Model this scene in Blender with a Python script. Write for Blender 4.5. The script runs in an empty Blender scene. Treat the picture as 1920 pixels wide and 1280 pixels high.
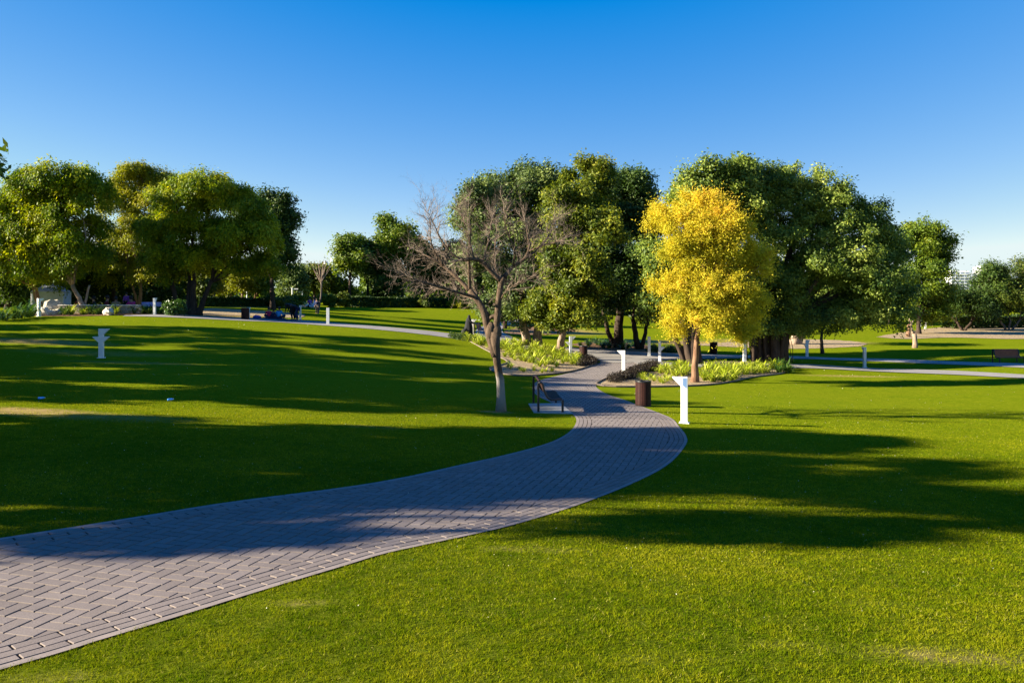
import bpy, math, random
import numpy as np
from mathutils import Vector
R = math.radians
C = bpy.context.scene.collection
scn = bpy.context.scene

# ------------------------------------------------------------------ camera
F = 1493.0            # focal length in photo pixels (28 mm on 36 mm)
HY = 555.0            # horizon row in the photo
cam_d = bpy.data.cameras.new("camera")
cam = bpy.data.objects.new("camera", cam_d); C.objects.link(cam)
cam_d.sensor_width = 36.0; cam_d.lens = 28.0
cam_d.shift_y = -(640 - HY) / 1920.0
cam_d.clip_start = 0.1; cam_d.clip_end = 6000
cam.location = (0, 0, 0); cam.rotation_euler = (R(90), 0, 0)
scn.camera = cam

# ------------------------------------------------------------------ sky and sun
SUN_EL = 20.0
SUN_AZ = 10.0          # the light travels towards +X, turned this much towards +Y
sdir = Vector((-math.cos(R(SUN_AZ)) * math.cos(R(SUN_EL)), -math.sin(R(SUN_AZ)) * math.cos(R(SUN_EL)), math.sin(R(SUN_EL))))
world = bpy.data.worlds.new("World"); scn.world = world; world.use_nodes = True
nt = world.node_tree; nt.nodes.clear()
wo = nt.nodes.new('ShaderNodeOutputWorld'); bg = nt.nodes.new('ShaderNodeBackground')
sky = nt.nodes.new('ShaderNodeTexSky'); sky.sky_type = 'NISHITA'; sky.sun_disc = False
sky.sun_elevation = R(SUN_EL); sky.sun_rotation = -math.atan2(sdir.x, sdir.y)
sky.air_density = 0.7; sky.dust_density = 0.0; sky.ozone_density = 6.0; sky.altitude = 0
# the deep saturated blue of the photo's sky: per-channel response of the sky light
sep = nt.nodes.new('ShaderNodeSeparateColor'); cmb = nt.nodes.new('ShaderNodeCombineColor')
def _m(op, a, b):
    q = nt.nodes.new('ShaderNodeMath'); q.operation = op
    if hasattr(a, 'links'): nt.links.new(a, q.inputs[0])
    else: q.inputs[0].default_value = a
    q.inputs[1].default_value = b; return q.outputs[0]
nt.links.new(sky.outputs[0], sep.inputs[0])
SK = 0.06 * 2 ** 2.05
r_ = _m('MAXIMUM', _m('MULTIPLY', _m('SUBTRACT', sep.outputs[0], 0.0295 / 0.06), 7.0 * 0.06 / SK), 0.0)
r_ = _m('MINIMUM', r_, 0.8 / SK)
g_ = _m('MINIMUM', _m('MULTIPLY', sep.outputs[1], 3.58 * 0.06 / SK), 0.93 / SK)
b_ = _m('MINIMUM', _m('MULTIPLY', _m('POWER', _m('MULTIPLY', sep.outputs[2], 0.06), 0.32), 1.35 / SK), 0.94 / SK)
for q, i in ((r_, 0), (g_, 1), (b_, 2)): nt.links.new(q, cmb.inputs[i])
nt.links.new(cmb.outputs[0], bg.inputs[0])
bg.inputs[1].default_value = 0.06
nt.links.new(bg.outputs[0], wo.inputs[0])
sl = bpy.data.lights.new("sun", 'SUN'); sl.energy = 5.0; sl.angle = R(0.53); sl.color = (1.0, 0.9, 0.7)
so = bpy.data.objects.new("sun", sl); C.objects.link(so)
so.rotation_euler = sdir.to_track_quat('Z', 'Y').to_euler()
scn.view_settings.view_transform = 'Standard'; scn.view_settings.look = 'None'
scn.view_settings.gamma = 1; scn.view_settings.use_curve_mapping = False
scn.view_settings.exposure = 2.05

# ------------------------------------------------------------------ terrain height
# survey points: photo column, photo row, metres below the camera
SURV = [(960,1280,2.75),(0,1255,2.9),(0,1005,2.95),(640,1070,3.0),(1900,1280,2.9),(1900,1000,3.6),(1283,860,3.85),
 (1283,792,4.0),(939,770,4.0),(1168,703,4.67),(1302,716,4.6),(1621,688,5.36),(1513,670,5.2),(1885,682,5.0),
 (1712,650,5.1),(1800,625,5.1),(1850,608,4.8),(1500,640,4.9),(190,672,3.08),(0,790,3.0),(500,850,3.2),(73,592,1.62),
 (300,590,1.6),(460,598,2.13),(615,608,2.5),(880,627,3.4),(947,615,3.95),(1094,675,4.5),(595,587,2.0),
 (600,573,1.5),(900,574,1.8),(1155,650,4.45),(1050,657,4.2),(1440,674,4.75),(840,625,3.2),(700,612,2.63),
 (700,690,3.7),(450,700,3.3),(1500,780,4.4),(1800,760,4.7),(0,600,1.75),(1290,605,4.1),(1100,600,3.4)]
_sp = []
for px, py, h in SURV:
    d = F * h / (py - HY); _sp.append(((px - 960) / F * d, d, -h))
for X, Y, Z in [(-90,-20,-2.2),(90,-20,-3.6),(0,-20,-2.4),(-120,60,-1.2),(150,70,-5),(-30,10,-2.6),(30,10,-4.2),
                (-200,260,-1.6),(0,260,-1.8),(220,260,-3.6),(-45,25,-2.4),(-60,45,-1.8),(0,900,-1.8),(-700,900,-1.8),(700,900,-3),
                (0,5000,-2),(-4000,4000,-2),(4000,4000,-2)]:
    _sp.append((X, Y, Z))
_sp = np.array(_sp)
def _warp(X, Y):
    r = np.maximum(Y + 32.0, 3.0)
    return np.stack([1.6 * X / (np.abs(Y) * 0.9 + 26.0), np.log(r) * 1.9], -1)
_W = _warp(_sp[:, 0], _sp[:, 1])
def _k(r2): return 0.5 * r2 * np.log(r2 + 1e-9)
_n = len(_sp)
_A = np.zeros((_n + 3, _n + 3))
_D = ((_W[:, None] - _W[None]) ** 2).sum(-1)
_A[:_n, :_n] = _k(_D) + np.eye(_n) * 0.004
_A[:_n, _n] = 1; _A[:_n, _n + 1:] = _W; _A[_n, :_n] = 1; _A[_n + 1:, :_n] = _W.T
_c = np.linalg.solve(_A, np.concatenate([_sp[:, 2], np.zeros(3)]))
def TH(X, Y):
    X = np.asarray(X, float); Y = np.asarray(Y, float)
    sh = np.broadcast(X, Y).shape
    X = np.broadcast_to(X, sh).ravel(); Y = np.broadcast_to(Y, sh).ravel()
    out = np.empty(len(X))
    for i in range(0, len(X), 20000):
        w = _warp(X[i:i + 20000], np.maximum(Y[i:i + 20000], -25))
        d2 = ((w[:, None] - _W[None]) ** 2).sum(-1)
        out[i:i + 20000] = _k(d2) @ _c[:_n] + _c[_n] + w @ _c[_n + 1:]
    return np.clip(out, -6.5, -0.9).reshape(sh)
def th(x, y): return float(TH(x, y))
_dd = np.concatenate([np.arange(3, 60, 0.1), np.arange(60, 400, 0.5)])
def at(px, py):
    """the point of the ground seen at a photo pixel"""
    X = (px - 960) / F * _dd
    ray = -(py - HY) / F * _dd
    below = ray <= TH(X, _dd)
    if not below.any(): d = 260.0
    else:
        i = int(np.argmax(below)); d = _dd[i]
        if i > 0:
            a, b = _dd[i - 1], _dd[i]
            for _ in range(14):
                m = (a + b) / 2
                if -(py - HY) / F * m <= th((px - 960) / F * m, m): b = m
                else: a = m
            d = (a + b) / 2
    x = (px - 960) / F * d
    return Vector((x, d, th(x, d)))

# ------------------------------------------------------------------ helpers
def tag(o, label=None, cat=None, group=None, kind=None):
    if label: o['label'] = label
    if cat: o['category'] = cat
    if group: o['group'] = group
    if kind: o['kind'] = kind
    return o
def empty(name, loc, label, cat, group=None, rz=0.0):
    o = bpy.data.objects.new(name, None); C.objects.link(o)
    o.empty_display_size = 0.2
    o.location = loc; o.rotation_euler = (0, 0, rz)
    return tag(o, label, cat, group)
def copy_tree(o, parent=None):
    c = o.copy(); C.objects.link(c)
    if parent: c.parent = parent
    for ch in list(o.children): copy_tree(ch, c)
    return c
class MB:
    """collects shapes and links them as one mesh object"""
    def __init__(s): s.v = []; s.f = []
    def add(s, vs, fs):
        n = len(s.v); s.v.extend([tuple(p) for p in vs]); s.f.extend([tuple(i + n for i in f) for f in fs])
    def box(s, c, size, rz=0.0, bev=0.0, tilt=None):
        sx, sy, sz = [q / 2 for q in size]; b = min(bev, sx * .9, sy * .9, sz * .9)
        if b <= 0:
            P = [(x * sx, y * sy, z * sz) for z in (-1, 1) for x, y in ((-1, -1), (1, -1), (1, 1), (-1, 1))]
            fs = [(3, 2, 1, 0), (4, 5, 6, 7), (0, 1, 5, 4), (1, 2, 6, 5), (2, 3, 7, 6), (3, 0, 4, 7)]
        else:
            P = []
            for z, i in ((-sz, b), (-sz + b, 0), (sz - b, 0), (sz, b)):
                x, y = sx - i, sy - i
                P += [(-x + b, -y, z), (x - b, -y, z), (x, -y + b, z), (x, y - b, z), (x - b, y, z), (-x + b, y, z), (-x, y - b, z), (-x, -y + b, z)]
            fs = [tuple(range(7, -1, -1)), tuple(range(24, 32))]
            for k in range(3):
                for j in range(8): fs.append((k * 8 + j, k * 8 + (j + 1) % 8, k * 8 + 8 + (j + 1) % 8, k * 8 + 8 + j))
        cs, sn = math.cos(rz), math.sin(rz); out = []
        for x, y, z in P:
            if tilt:
                v = tilt @ Vector((x, y, z)); x, y, z = v
            out.append((c[0] + x * cs - y * sn, c[1] + x * sn + y * cs, c[2] + z))
        s.add(out, fs)
    def tube(s, pts, rad, n=8, cap=True, jit=0.0, rng=None, lobes=0.0):
        pts = [Vector(p) for p in pts]
        if not hasattr(rad, '__len__'): rad = [rad] * len(pts)
        rings = []; prev = None
        for i, p in enumerate(pts):
            t = (pts[min(i + 1, len(pts) - 1)] - pts[max(i - 1, 0)])
            t = t.normalized() if t.length > 1e-9 else Vector((0, 0, 1))
            if prev is None:
                a = Vector((1, 0, 0)) if abs(t.x) < .9 else Vector((0, 1, 0))
                u = t.cross(a).normalized()
            else:
                u = (prev - t * prev.dot(t)); u = u.normalized() if u.length > 1e-6 else t.orthogonal().normalized()
            prev = u; w = t.cross(u)
            ring = []
            for j in range(n):
                a = 2 * math.pi * j / n; r = rad[i]
                if lobes: r *= 1 + lobes * math.sin(a * 3 + i * .25) + lobes * .6 * math.sin(a * 5 - i * .4)
                if jit and rng: r *= 1 + rng.uniform(-jit, jit)
                ring.append(p + u * math.cos(a) * r + w * math.sin(a) * r)
            rings.append(ring)
        vs = [q for r in rings for q in r]; fs = []
        for i in range(len(pts) - 1):
            for j in range(n):
                fs.append((i * n + j, i * n + (j + 1) % n, (i + 1) * n + (j + 1) % n, (i + 1) * n + j))
        if cap:
            fs.append(tuple(range(n - 1, -1, -1))); fs.append(tuple((len(pts) - 1) * n + j for j in range(n)))
        s.add(vs, fs)
    def lathe(s, prof, n=24, c=(0, 0, 0)):
        vs = []; fs = []
        for r, z in prof:
            for j in range(n):
                a = 2 * math.pi * j / n; vs.append((c[0] + r * math.cos(a), c[1] + r * math.sin(a), c[2] + z))
        for i in range(len(prof) - 1):
            for j in range(n): fs.append((i * n + j, i * n + (j + 1) % n, (i + 1) * n + (j + 1) % n, (i + 1) * n + j))
        s.add(vs, fs)
    def ball(s, c, r, n=10, m=7, noise=0.0, rng=None):
        vs = []; fs = []
        rr = r if hasattr(r, '__len__') else (r, r, r)
        for i in range(m + 1):
            ph = math.pi * i / m
            for j in range(n):
                a = 2 * math.pi * j / n; k = 1 + (rng.uniform(-noise, noise) if rng and 0 < i < m else 0)
                vs.append((c[0] + rr[0] * k * math.sin(ph) * math.cos(a), c[1] + rr[1] * k * math.sin(ph) * math.sin(a), c[2] + rr[2] * k * math.cos(ph)))
        for i in range(m):
            for j in range(n): fs.append((i * n + j, (i + 1) * n + j, (i + 1) * n + (j + 1) % n, i * n + (j + 1) % n))
        s.add(vs, fs)
    def build(s, name, mat, parent=None, smooth=False):
        me = bpy.data.meshes.new(name); me.from_pydata(s.v, [], s.f); me.update()
        if smooth:
            for p in me.polygons: p.use_smooth = True
        me.materials.append(mat)
        o = bpy.data.objects.new(name, me); C.objects.link(o)
        if parent: o.parent = parent
        return o
def fast_mesh(name, co, faces, k, mat, attrs=None, parent=None, smooth=False):
    """numpy vertices and k-gon faces as one mesh object"""
    me = bpy.data.meshes.new(name); nv = len(co); nf = len(faces)
    me.vertices.add(nv); me.vertices.foreach_set('co', np.ascontiguousarray(co, np.float32).ravel())
    me.loops.add(nf * k); me.loops.foreach_set('vertex_index', np.ascontiguousarray(faces, np.int32).ravel())
    me.polygons.add(nf); me.polygons.foreach_set('loop_start', np.arange(nf, dtype=np.int32) * k)
    if smooth: me.polygons.foreach_set('use_smooth', np.ones(nf, bool))
    for an, av in (attrs or {}).items():
        at_ = me.attributes.new(an, 'FLOAT', 'POINT'); at_.data.foreach_set('value', np.ascontiguousarray(av, np.float32))
    me.update(calc_edges=True); me.materials.append(mat)
    o = bpy.data.objects.new(name, me); C.objects.link(o)
    if parent: o.parent = parent
    return o

# ------------------------------------------------------------------ materials
class G:
    def __init__(s, name):
        s.m = bpy.data.materials.new(name); s.m.use_nodes = True; s.t = s.m.node_tree; s.t.nodes.clear()
        s.out = s.n('ShaderNodeOutputMaterial')
    def n(s, ty, **kw):
        nd = s.t.nodes.new(ty)
        for k, v in kw.items():
            if k[0] == 'i' and k[1:].isdigit(): nd.inputs[int(k[1:])].default_value = v
            elif k.startswith('in_'): nd.inputs[k[3:].replace('_', ' ')].default_value = v
            else: setattr(nd, k, v)
        return nd
    def l(s, a, b): s.t.links.new(a, b)
    def ramp(s, fac, stops):
        r = s.n('ShaderNodeValToRGB'); e = r.color_ramp.elements
        while len(e) < len(stops): e.new(0.5)
        for q, (p, c) in zip(e, stops): q.position = p; q.color = (*c, 1)
        s.l(fac, r.inputs[0]); return r.outputs[0]
    def noise(s, scale, detail=3, vec=None, rough=.55):
        q = s.n('ShaderNodeTexNoise'); q.inputs['Scale'].default_value = scale; q.inputs['Detail'].default_value = detail
        q.inputs['Roughness'].default_value = rough
        if vec is None:
            if not hasattr(s, 'tc'): s.tc = s.n('ShaderNodeTexCoord')
            vec = s.tc.outputs['Object']
        s.l(vec, q.inputs['Vector']); return q.outputs['Fac']
    def mix(s, fac, a, b, bt='MIX'):
        q = s.n('ShaderNodeMix', data_type='RGBA', blend_type=bt)
        for v, i in ((fac, q.inputs[0]), (a, q.inputs[6]), (b, q.inputs[7])):
            if hasattr(v, 'links'): s.l(v, i)
            elif hasattr(v, '__len__'): i.default_value = (*v, 1)
            else: i.default_value = v
        return q.outputs[2]
    def math(s, op, a, b=0.0, clamp=False):
        q = s.n('ShaderNodeMath', operation=op, use_clamp=clamp)
        for v, i in ((a, 0), (b, 1)):
            if hasattr(v, 'links'): s.l(v, q.inputs[i])
            else: q.inputs[i].default_value = v
        return q.outputs[0]
    def bump(s, h, strength=.5, dist=.02):
        b = s.n('ShaderNodeBump'); b.inputs['Strength'].default_value = strength; b.inputs['Distance'].default_value = dist
        s.l(h, b.inputs['Height']); return b.outputs[0]
    def pbr(s, col, rough=.7, nor=None, metal=0.0, spec=.5):
        p = s.n('ShaderNodeBsdfPrincipled')
        if hasattr(col, 'links'): s.l(col, p.inputs['Base Color'])
        else: p.inputs['Base Color'].default_value = (*col, 1)
        p.inputs['Roughness'].default_value = rough; p.inputs['Metallic'].default_value = metal
        p.inputs['Specular IOR Level'].default_value = spec
        if nor: s.l(nor, p.inputs['Normal'])
        s.l(p.outputs[0], s.out.inputs[0]); return p
def simple(name, col, rough=.6, var=.25, scale=6.0, bump=.3, bd=.01, metal=0.0, spec=.4):
    g = G(name); f = g.noise(scale, 4)
    a = tuple(c * (1 - var) for c in col); b = tuple(min(c * (1 + var), 1) for c in col)
    g.pbr(g.ramp(f, [(.3, a), (.7, b)]), rough, g.bump(g.noise(scale * 6, 3), bump, bd), metal, spec); return g.m
def leafmat(name, stops, trans=.35, rough=.55, gloss=.25):
    """leaf colours run along the per-leaf 'tint'; thin leaves let some light through"""
    g = G(name); a = g.n('ShaderNodeAttribute', attribute_name='tint')
    col = g.ramp(a.outputs['Fac'], stops)
    p = g.n('ShaderNodeBsdfPrincipled'); g.l(col, p.inputs['Base Color']); p.inputs['Roughness'].default_value = rough
    p.inputs['Specular IOR Level'].default_value = gloss
    t = g.n('ShaderNodeBsdfTranslucent'); tc = g.mix(1.0, col, (1.0, 1.0, .5), 'MULTIPLY'); g.l(tc, t.inputs[0])
    mx = g.n('ShaderNodeMixShader'); mx.inputs[0].default_value = trans
    g.l(p.outputs[0], mx.inputs[1]); g.l(t.outputs[0], mx.inputs[2]); g.l(mx.outputs[0], g.out.inputs[0]); return g.m
GD = 1.0
def barkmat(name, col, col2, stretch=.18, sc=9):
    g = G(name); tc = g.n('ShaderNodeTexCoord'); mp = g.n('ShaderNodeMapping'); mp.inputs['Scale'].default_value = (1, 1, stretch)
    g.l(tc.outputs['Object'], mp.inputs[0]); f = g.noise(sc, 5, mp.outputs[0]); f2 = g.noise(1.4, 3, mp.outputs[0])
    c = g.ramp(f, [(.3, col), (.68, col2)]); c = g.mix(g.math('MULTIPLY', f2, .5), c, tuple(q * .6 for q in col))
    g.pbr(c, .9, g.bump(f, .9, .04), spec=.15); return g.m
L_ACACIA = leafmat('leaf_acacia', [(0, (.03, .08, .003)), (.4, (.16, .225, .004)), (.7, (.37, .38, .007)), (1, (.55, .48, .01))], .45)
L_OLIVE = leafmat('leaf_olive', [(0, (.07, .1, .006)), (.5, (.26, .27, .01)), (1, (.5, .43, .02))], .4)
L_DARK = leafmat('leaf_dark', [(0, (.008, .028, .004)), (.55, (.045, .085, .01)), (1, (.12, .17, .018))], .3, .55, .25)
L_TEAL = leafmat('leaf_grey_green', [(0, (.014, .04, .014)), (.55, (.115, .165, .04)), (1, (.27, .32, .08))], .36, .55, .25)
L_YGREEN = leafmat('leaf_yellow_green', [(0, (.02, .05, .004)), (.5, (.115, .15, .009)), (1, (.36, .34, .02))], .38, .55, .25)
L_FICUS = leafmat('leaf_ficus', [(0, (.012, .042, .01)), (.45, (.13, .19, .024)), (1, (.4, .44, .08))], .38, .55, .25)
L_YELLOW = leafmat('leaf_yellow', [(0, (.2, .24, .012)), (.3, (.44, .4, .024)), (.72, (.68, .54, .036)), (1, (.7, .43, .055))], .45, .6, .15)
L_MID = leafmat('leaf_mid', [(0, (.025, .06, .004)), (.5, (.1, .155, .008)), (1, (.24, .26, .014))])
L_BG = leafmat('leaf_far', [(0, (.02, .045, .006)), (.5, (.075, .11, .01)), (1, (.2, .2, .015))])
L_BGY = leafmat('leaf_far_yellow', [(0, (.07, .1, .008)), (.5, (.19, .2, .008)), (1, (.38, .32, .015))], .45)
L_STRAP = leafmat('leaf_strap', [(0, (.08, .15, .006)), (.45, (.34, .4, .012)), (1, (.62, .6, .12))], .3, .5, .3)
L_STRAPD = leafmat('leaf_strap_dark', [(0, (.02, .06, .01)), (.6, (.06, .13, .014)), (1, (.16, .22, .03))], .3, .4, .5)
L_PURPLE = leafmat('leaf_purple', [(0, (.008, .006, .004)), (.6, (.022, .014, .01)), (1, (.06, .05, .02))], .15)
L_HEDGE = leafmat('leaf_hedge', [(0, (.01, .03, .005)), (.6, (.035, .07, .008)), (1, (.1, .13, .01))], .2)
BARK_DARK = barkmat('bark_dark', (.03, .02, .014), (.08, .055, .04))
BARK_PALE = barkmat('bark_pale', (.16, .1, .065), (.42, .32, .24))
BARK_GREY = barkmat('bark_grey', (.07, .055, .045), (.2, .165, .14))
def bare_bark():
    g = G('bark_leafless'); tc = g.n('ShaderNodeTexCoord'); mp = g.n('ShaderNodeMapping'); mp.inputs['Scale'].default_value = (1, 1, .25)
    g.l(tc.outputs['Object'], mp.inputs[0]); f = g.noise(11, 5, mp.outputs[0], .7); sx = g.n('ShaderNodeSeparateXYZ'); g.l(tc.outputs['Object'], sx.inputs[0])
    c = g.ramp(f, [(.3, (.045, .028, .018)), (.7, (.14, .098, .066))])
    k = g.math('ADD', g.math('MULTIPLY', g.math('SUBTRACT', 1.35, sx.outputs[2]), 3.0), g.math('MULTIPLY', g.math('SUBTRACT', g.noise(5, 4), .5), 2.2), True)
    c = g.mix(g.math('MULTIPLY', k, .75), c, (.3, .27, .24)); g.pbr(c, .9, g.bump(f, 1.0, .05), spec=.1); return g.m
BARK_BARE = bare_bark()
BARK_RED = barkmat('bark_warm', (.12, .06, .035), (.3, .18, .11))
TWIG = simple('twig', (.2, .145, .105), .8, .3, 9)
WHITE = simple('white_steel', (.7, .7, .69), .35, .03, 3, .02)
PANEL = simple('lamp_glass', (.12, .2, .35), .15, .1, 3, .0, spec=.6)
BROWN = simple('brown_slats', (.3, .085, .035), .6, .25, 12, .2, .002, spec=.2)
BENCHD = simple('dark_bench_slats', (.035, .016, .012), .6, .25, 12, .2, .002, spec=.2)  # darker copy of the brown slats, the near bench's shade painted in
BINB = simple('bin_slats', (.035, .011, .008), .6, .3, 12, .2, .002, spec=.2)
BLACK = simple('black_steel', (.012, .012, .014), .4, .2, 8, .05)
LINER = simple('bin_liner', (.004, .004, .004), .8, .2, 8, .05)
CONCR = simple('concrete', (.36, .34, .31), .85, .14, 9, .35, .004)
STONE = simple('pale_rock', (.48, .42, .33), .85, .3, 5, .8, .05)
TENTC = simple('tent_cloth', (.4, .43, .5), .8, .1, 3, .2)  # white cloth given a blue-grey colour that stands in for shade
WALLM = simple('planter_stone', (.3, .26, .2), .85, .35, 7, .8, .03)
CAPM = simple('wall_cap', (.62, .58, .5), .7, .08, 4, .1)
SKIN = simple('skin', (.32, .17, .1), .5, .08, 5, .05)
def cloth(n, c): return simple(n, c, .85, .15, 14, .25, .004)
ABAYA = cloth('cloth_black', (.006, .006, .009)); REDC = cloth('cloth_red', (.45, .02, .07)); BLUEC = cloth('cloth_blue', (.05, .3, .6))
NAVY = cloth('cloth_navy', (.012, .018, .06)); PINK = cloth('cloth_pink', (.5, .02, .16)); LAV = cloth('cloth_lavender', (.42, .4, .75))
WHITEC = cloth('cloth_white', (.7, .68, .68)); TAN = cloth('cloth_tan', (.28, .18, .1)); MAROON = cloth('cloth_maroon', (.12, .012, .015))
LIME = cloth('cloth_lime', (.5, .6, .2)); PURPLEC = cloth('cloth_purple', (.2, .05, .3)); VIOLET = cloth('cloth_violet', (.16, .14, .6))
HAIR = simple('hair', (.008, .006, .005), .6, .2, 30)

# ------------------------------------------------------------------ ground: one sheet to the horizon
def terrain():
    ys = np.concatenate([np.arange(-60, 4, 2.0), 4 * np.exp(np.arange(0, 7.2, .016))])
    ts = np.linspace(-1, 1, 321); ts = np.sign(ts) * (np.abs(ts) ** 1.25)
    half = np.where(ys < 4, 60.0, 1.5 * ys + 54)
    X = ts[None] * half[:, None]; Y = np.repeat(ys[:, None], len(ts), 1)
    Z = TH(X.ravel(), Y.ravel()).reshape(X.shape)
    co = np.stack([X, Y, Z], -1).reshape(-1, 3); nx = len(ts)
    i, j = np.meshgrid(np.arange(len(ys) - 1), np.arange(nx - 1), indexing='ij')
    a = (i * nx + j).ravel(); f = np.stack([a, a + 1, a + nx + 1, a + nx], -1)
    dry = np.zeros(len(co))
    for px, py, rx, ry, s in [(20, 770, 2.4, .8, 1.0), (180, 780, 3.5, 1.0, .55), (60, 640, 5.5, 1.6, .6), (250, 680, 5, 1.0, .4),
                              (180, 662, 7, 2.0, .35), (1600, 705, 4, .8, .6), (700, 800, 1.6, .6, .4), (1000, 1030, 1.0, .3, .45),
                              (420, 574, 8, 7, .5), (1050, 622, 6, 7, .7), (1480, 640, 9, 4, .8), (1300, 643, 12, 4, .7), (1000, 612, 4, 3, .8),
                              (1780, 1230, 1.2, .35, .5), (1480, 1210, .9, .3, .3), (1250, 1235, .8, .3, .3), (1640, 1130, .7, .3, .28), (560, 1130, .5, .2, .45), (100, 1270, .8, .25, .4),
                              (930, 772, .8, .5, .6), (400, 590, 6, 5, .8)]:
        p = at(px, py)
        dry = np.maximum(dry, s * np.exp(-(((co[:, 0] - p.x) / rx) ** 2 + ((co[:, 1] - p.y) / ry) ** 2)))
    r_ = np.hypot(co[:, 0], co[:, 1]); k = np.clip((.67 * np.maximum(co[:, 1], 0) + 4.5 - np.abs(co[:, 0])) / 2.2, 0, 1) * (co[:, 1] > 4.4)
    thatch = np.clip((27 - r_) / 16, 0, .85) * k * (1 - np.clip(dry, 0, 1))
    return co, f, dry, thatch
def dry_at(X, Y, cache={}):
    return None
def lawn_mat():
    g = G('lawn'); geo = g.n('ShaderNodeNewGeometry'); P = geo.outputs['Position']
    big = g.noise(.22, 4, P); mid = g.noise(1.3, 5, P, .6); fine = g.noise(26, 4, P, .7); vf = g.noise(90, 3, P, .7)
    col = g.ramp(mid, [(.3, (.095, .145, .002)), (.55, (.155, .192, .003)), (.75, (.225, .225, .006))])
    col = g.mix(g.math('MULTIPLY', g.math('SUBTRACT', big, .42, True), 2.4, True), col, (.2, .21, .006))
    col = g.mix(.5, col, g.ramp(fine, [(.32, (.03, .065, .002)), (.5, (.1, .145, .004)), (.7, (.24, .23, .03))]))
    col = g.mix(.35, col, g.ramp(g.noise(6, 5, P, .75), [(.35, (.055, .1, .002)), (.65, (.21, .22, .01))]))
    d = g.n('ShaderNodeAttribute', attribute_name='dry'); pat = g.noise(3.2, 6, P, .7)
    k = g.math('MULTIPLY', d.outputs['Fac'], g.math('ADD', pat, .55)); k = g.math('MULTIPLY', g.math('SUBTRACT', k, .22, True), 2.2, True)
    col = g.mix(k, col, g.ramp(pat, [(.3, (.2, .14, .035)), (.7, (.4, .28, .12))]))
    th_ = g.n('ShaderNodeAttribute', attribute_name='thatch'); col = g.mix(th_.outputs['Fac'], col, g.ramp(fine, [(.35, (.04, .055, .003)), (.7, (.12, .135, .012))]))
    h = g.math('ADD', g.math('MULTIPLY', fine, .6), g.math('MULTIPLY', vf, .4))
    g.pbr(col, .9, g.bump(h, .6, .03), spec=.0); return g.m
LAWN = lawn_mat()
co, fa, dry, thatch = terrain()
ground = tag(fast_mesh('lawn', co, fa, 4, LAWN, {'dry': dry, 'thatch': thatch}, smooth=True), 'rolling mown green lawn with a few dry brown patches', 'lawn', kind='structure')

# ------------------------------------------------------------------ paths
def smooth_line(P, n):
    """Catmull-Rom through 2-d points, resampled to n by length"""
    P = np.array(P, float); Q = []
    E = np.vstack([2 * P[0] - P[1], P, 2 * P[-1] - P[-2]])
    for i in range(1, len(E) - 2):
        for t in np.linspace(0, 1, 14, endpoint=False):
            p0, p1, p2, p3 = E[i - 1], E[i], E[i + 1], E[i + 2]
            Q.append(.5 * ((2 * p1) + (-p0 + p2) * t + (2 * p0 - 5 * p1 + 4 * p2 - p3) * t * t + (-p0 + 3 * p1 - 3 * p2 + p3) * t ** 3))
    Q.append(E[-2]); Q = np.array(Q)
    s = np.concatenate([[0], np.cumsum(np.linalg.norm(np.diff(Q, axis=0), axis=1))])
    for _ in range(6): Q[1:-1] = .25 * Q[:-2] + .5 * Q[1:-1] + .25 * Q[2:]
    u = np.linspace(0, s[-1], n); return np.stack([np.interp(u, s, Q[:, k]) for k in (0, 1)], -1)
def gpts(px): return [tuple(at(*p))[:2] for p in px]
LPX = [(0,1010),(143,988),(287,965),(423,943),(640,915),(759,895),(877,869),(957,851),(1036,828),(1071,807),(1081,788),(1071,775),(1040,758),(1008,742),(998,728),(1010,714),(1060,701),(1119,683),(1130,672)]
RPX = [(0,1257),(180,1203),(333,1157),(640,1063),(719,1039),(838,1013),(957,986),(1075,950),(1174,912),(1250,873),(1285,835),(1287,819),(1273,800),(1250,780),(1177,752),(1140,740),(1119,727),(1120,720),(1140,710),(1162,702),(1205,684),(1240,670)]
Lg = [(-11.2, 5.2), (-8.6, 7.3)] + gpts(LPX); Rg = [(-9.2, .9), (-6.4, 3.6)] + gpts(RPX)
LE = smooth_line(Lg, 400); RE = smooth_line(Rg, 400)
# re-pair the two edges so that each station faces its nearest neighbour (monotone)
ctr = np.array([(LE[i] + RE[i]) / 2 for i in range(400)])
for _ in range(30): ctr[1:-1] = .25 * ctr[:-2] + .5 * ctr[1:-1] + .25 * ctr[2:]
def ribbon(name, A, B, off, mat, m=6, **kw):
    n = len(A); co = []
    for k in range(m + 1):
        P = A * (1 - k / m) + B * (k / m); co.append(P)
    co = np.stack(co, 1).reshape(-1, 2); z = TH(co[:, 0], co[:, 1]) + off
    i, j = np.meshgrid(np.arange(n - 1), np.arange(m), indexing='ij'); a = (i * (m + 1) + j).ravel()
    f = np.stack([a, a + m + 1, a + m + 2, a + 1], -1)
    v1 = B[0] - A[0]; v2 = A[1] - A[0]
    if v2[0] * v1[1] - v2[1] * v1[0] < 0: f = f[:, ::-1]
    return fast_mesh(name, np.column_stack([co, z]), f, 4, mat, smooth=True, **kw)
def joint_mat():
    g = G('path_sand_joint'); P = g.n('ShaderNodeNewGeometry').outputs['Position']
    g.pbr(g.ramp(g.noise(14, 4, P), [(.3, (.022, .013, .009)), (.7, (.06, .038, .028))]), .95, g.bump(g.noise(80, 3, P), .4, .004), spec=.1); return g.m
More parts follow.
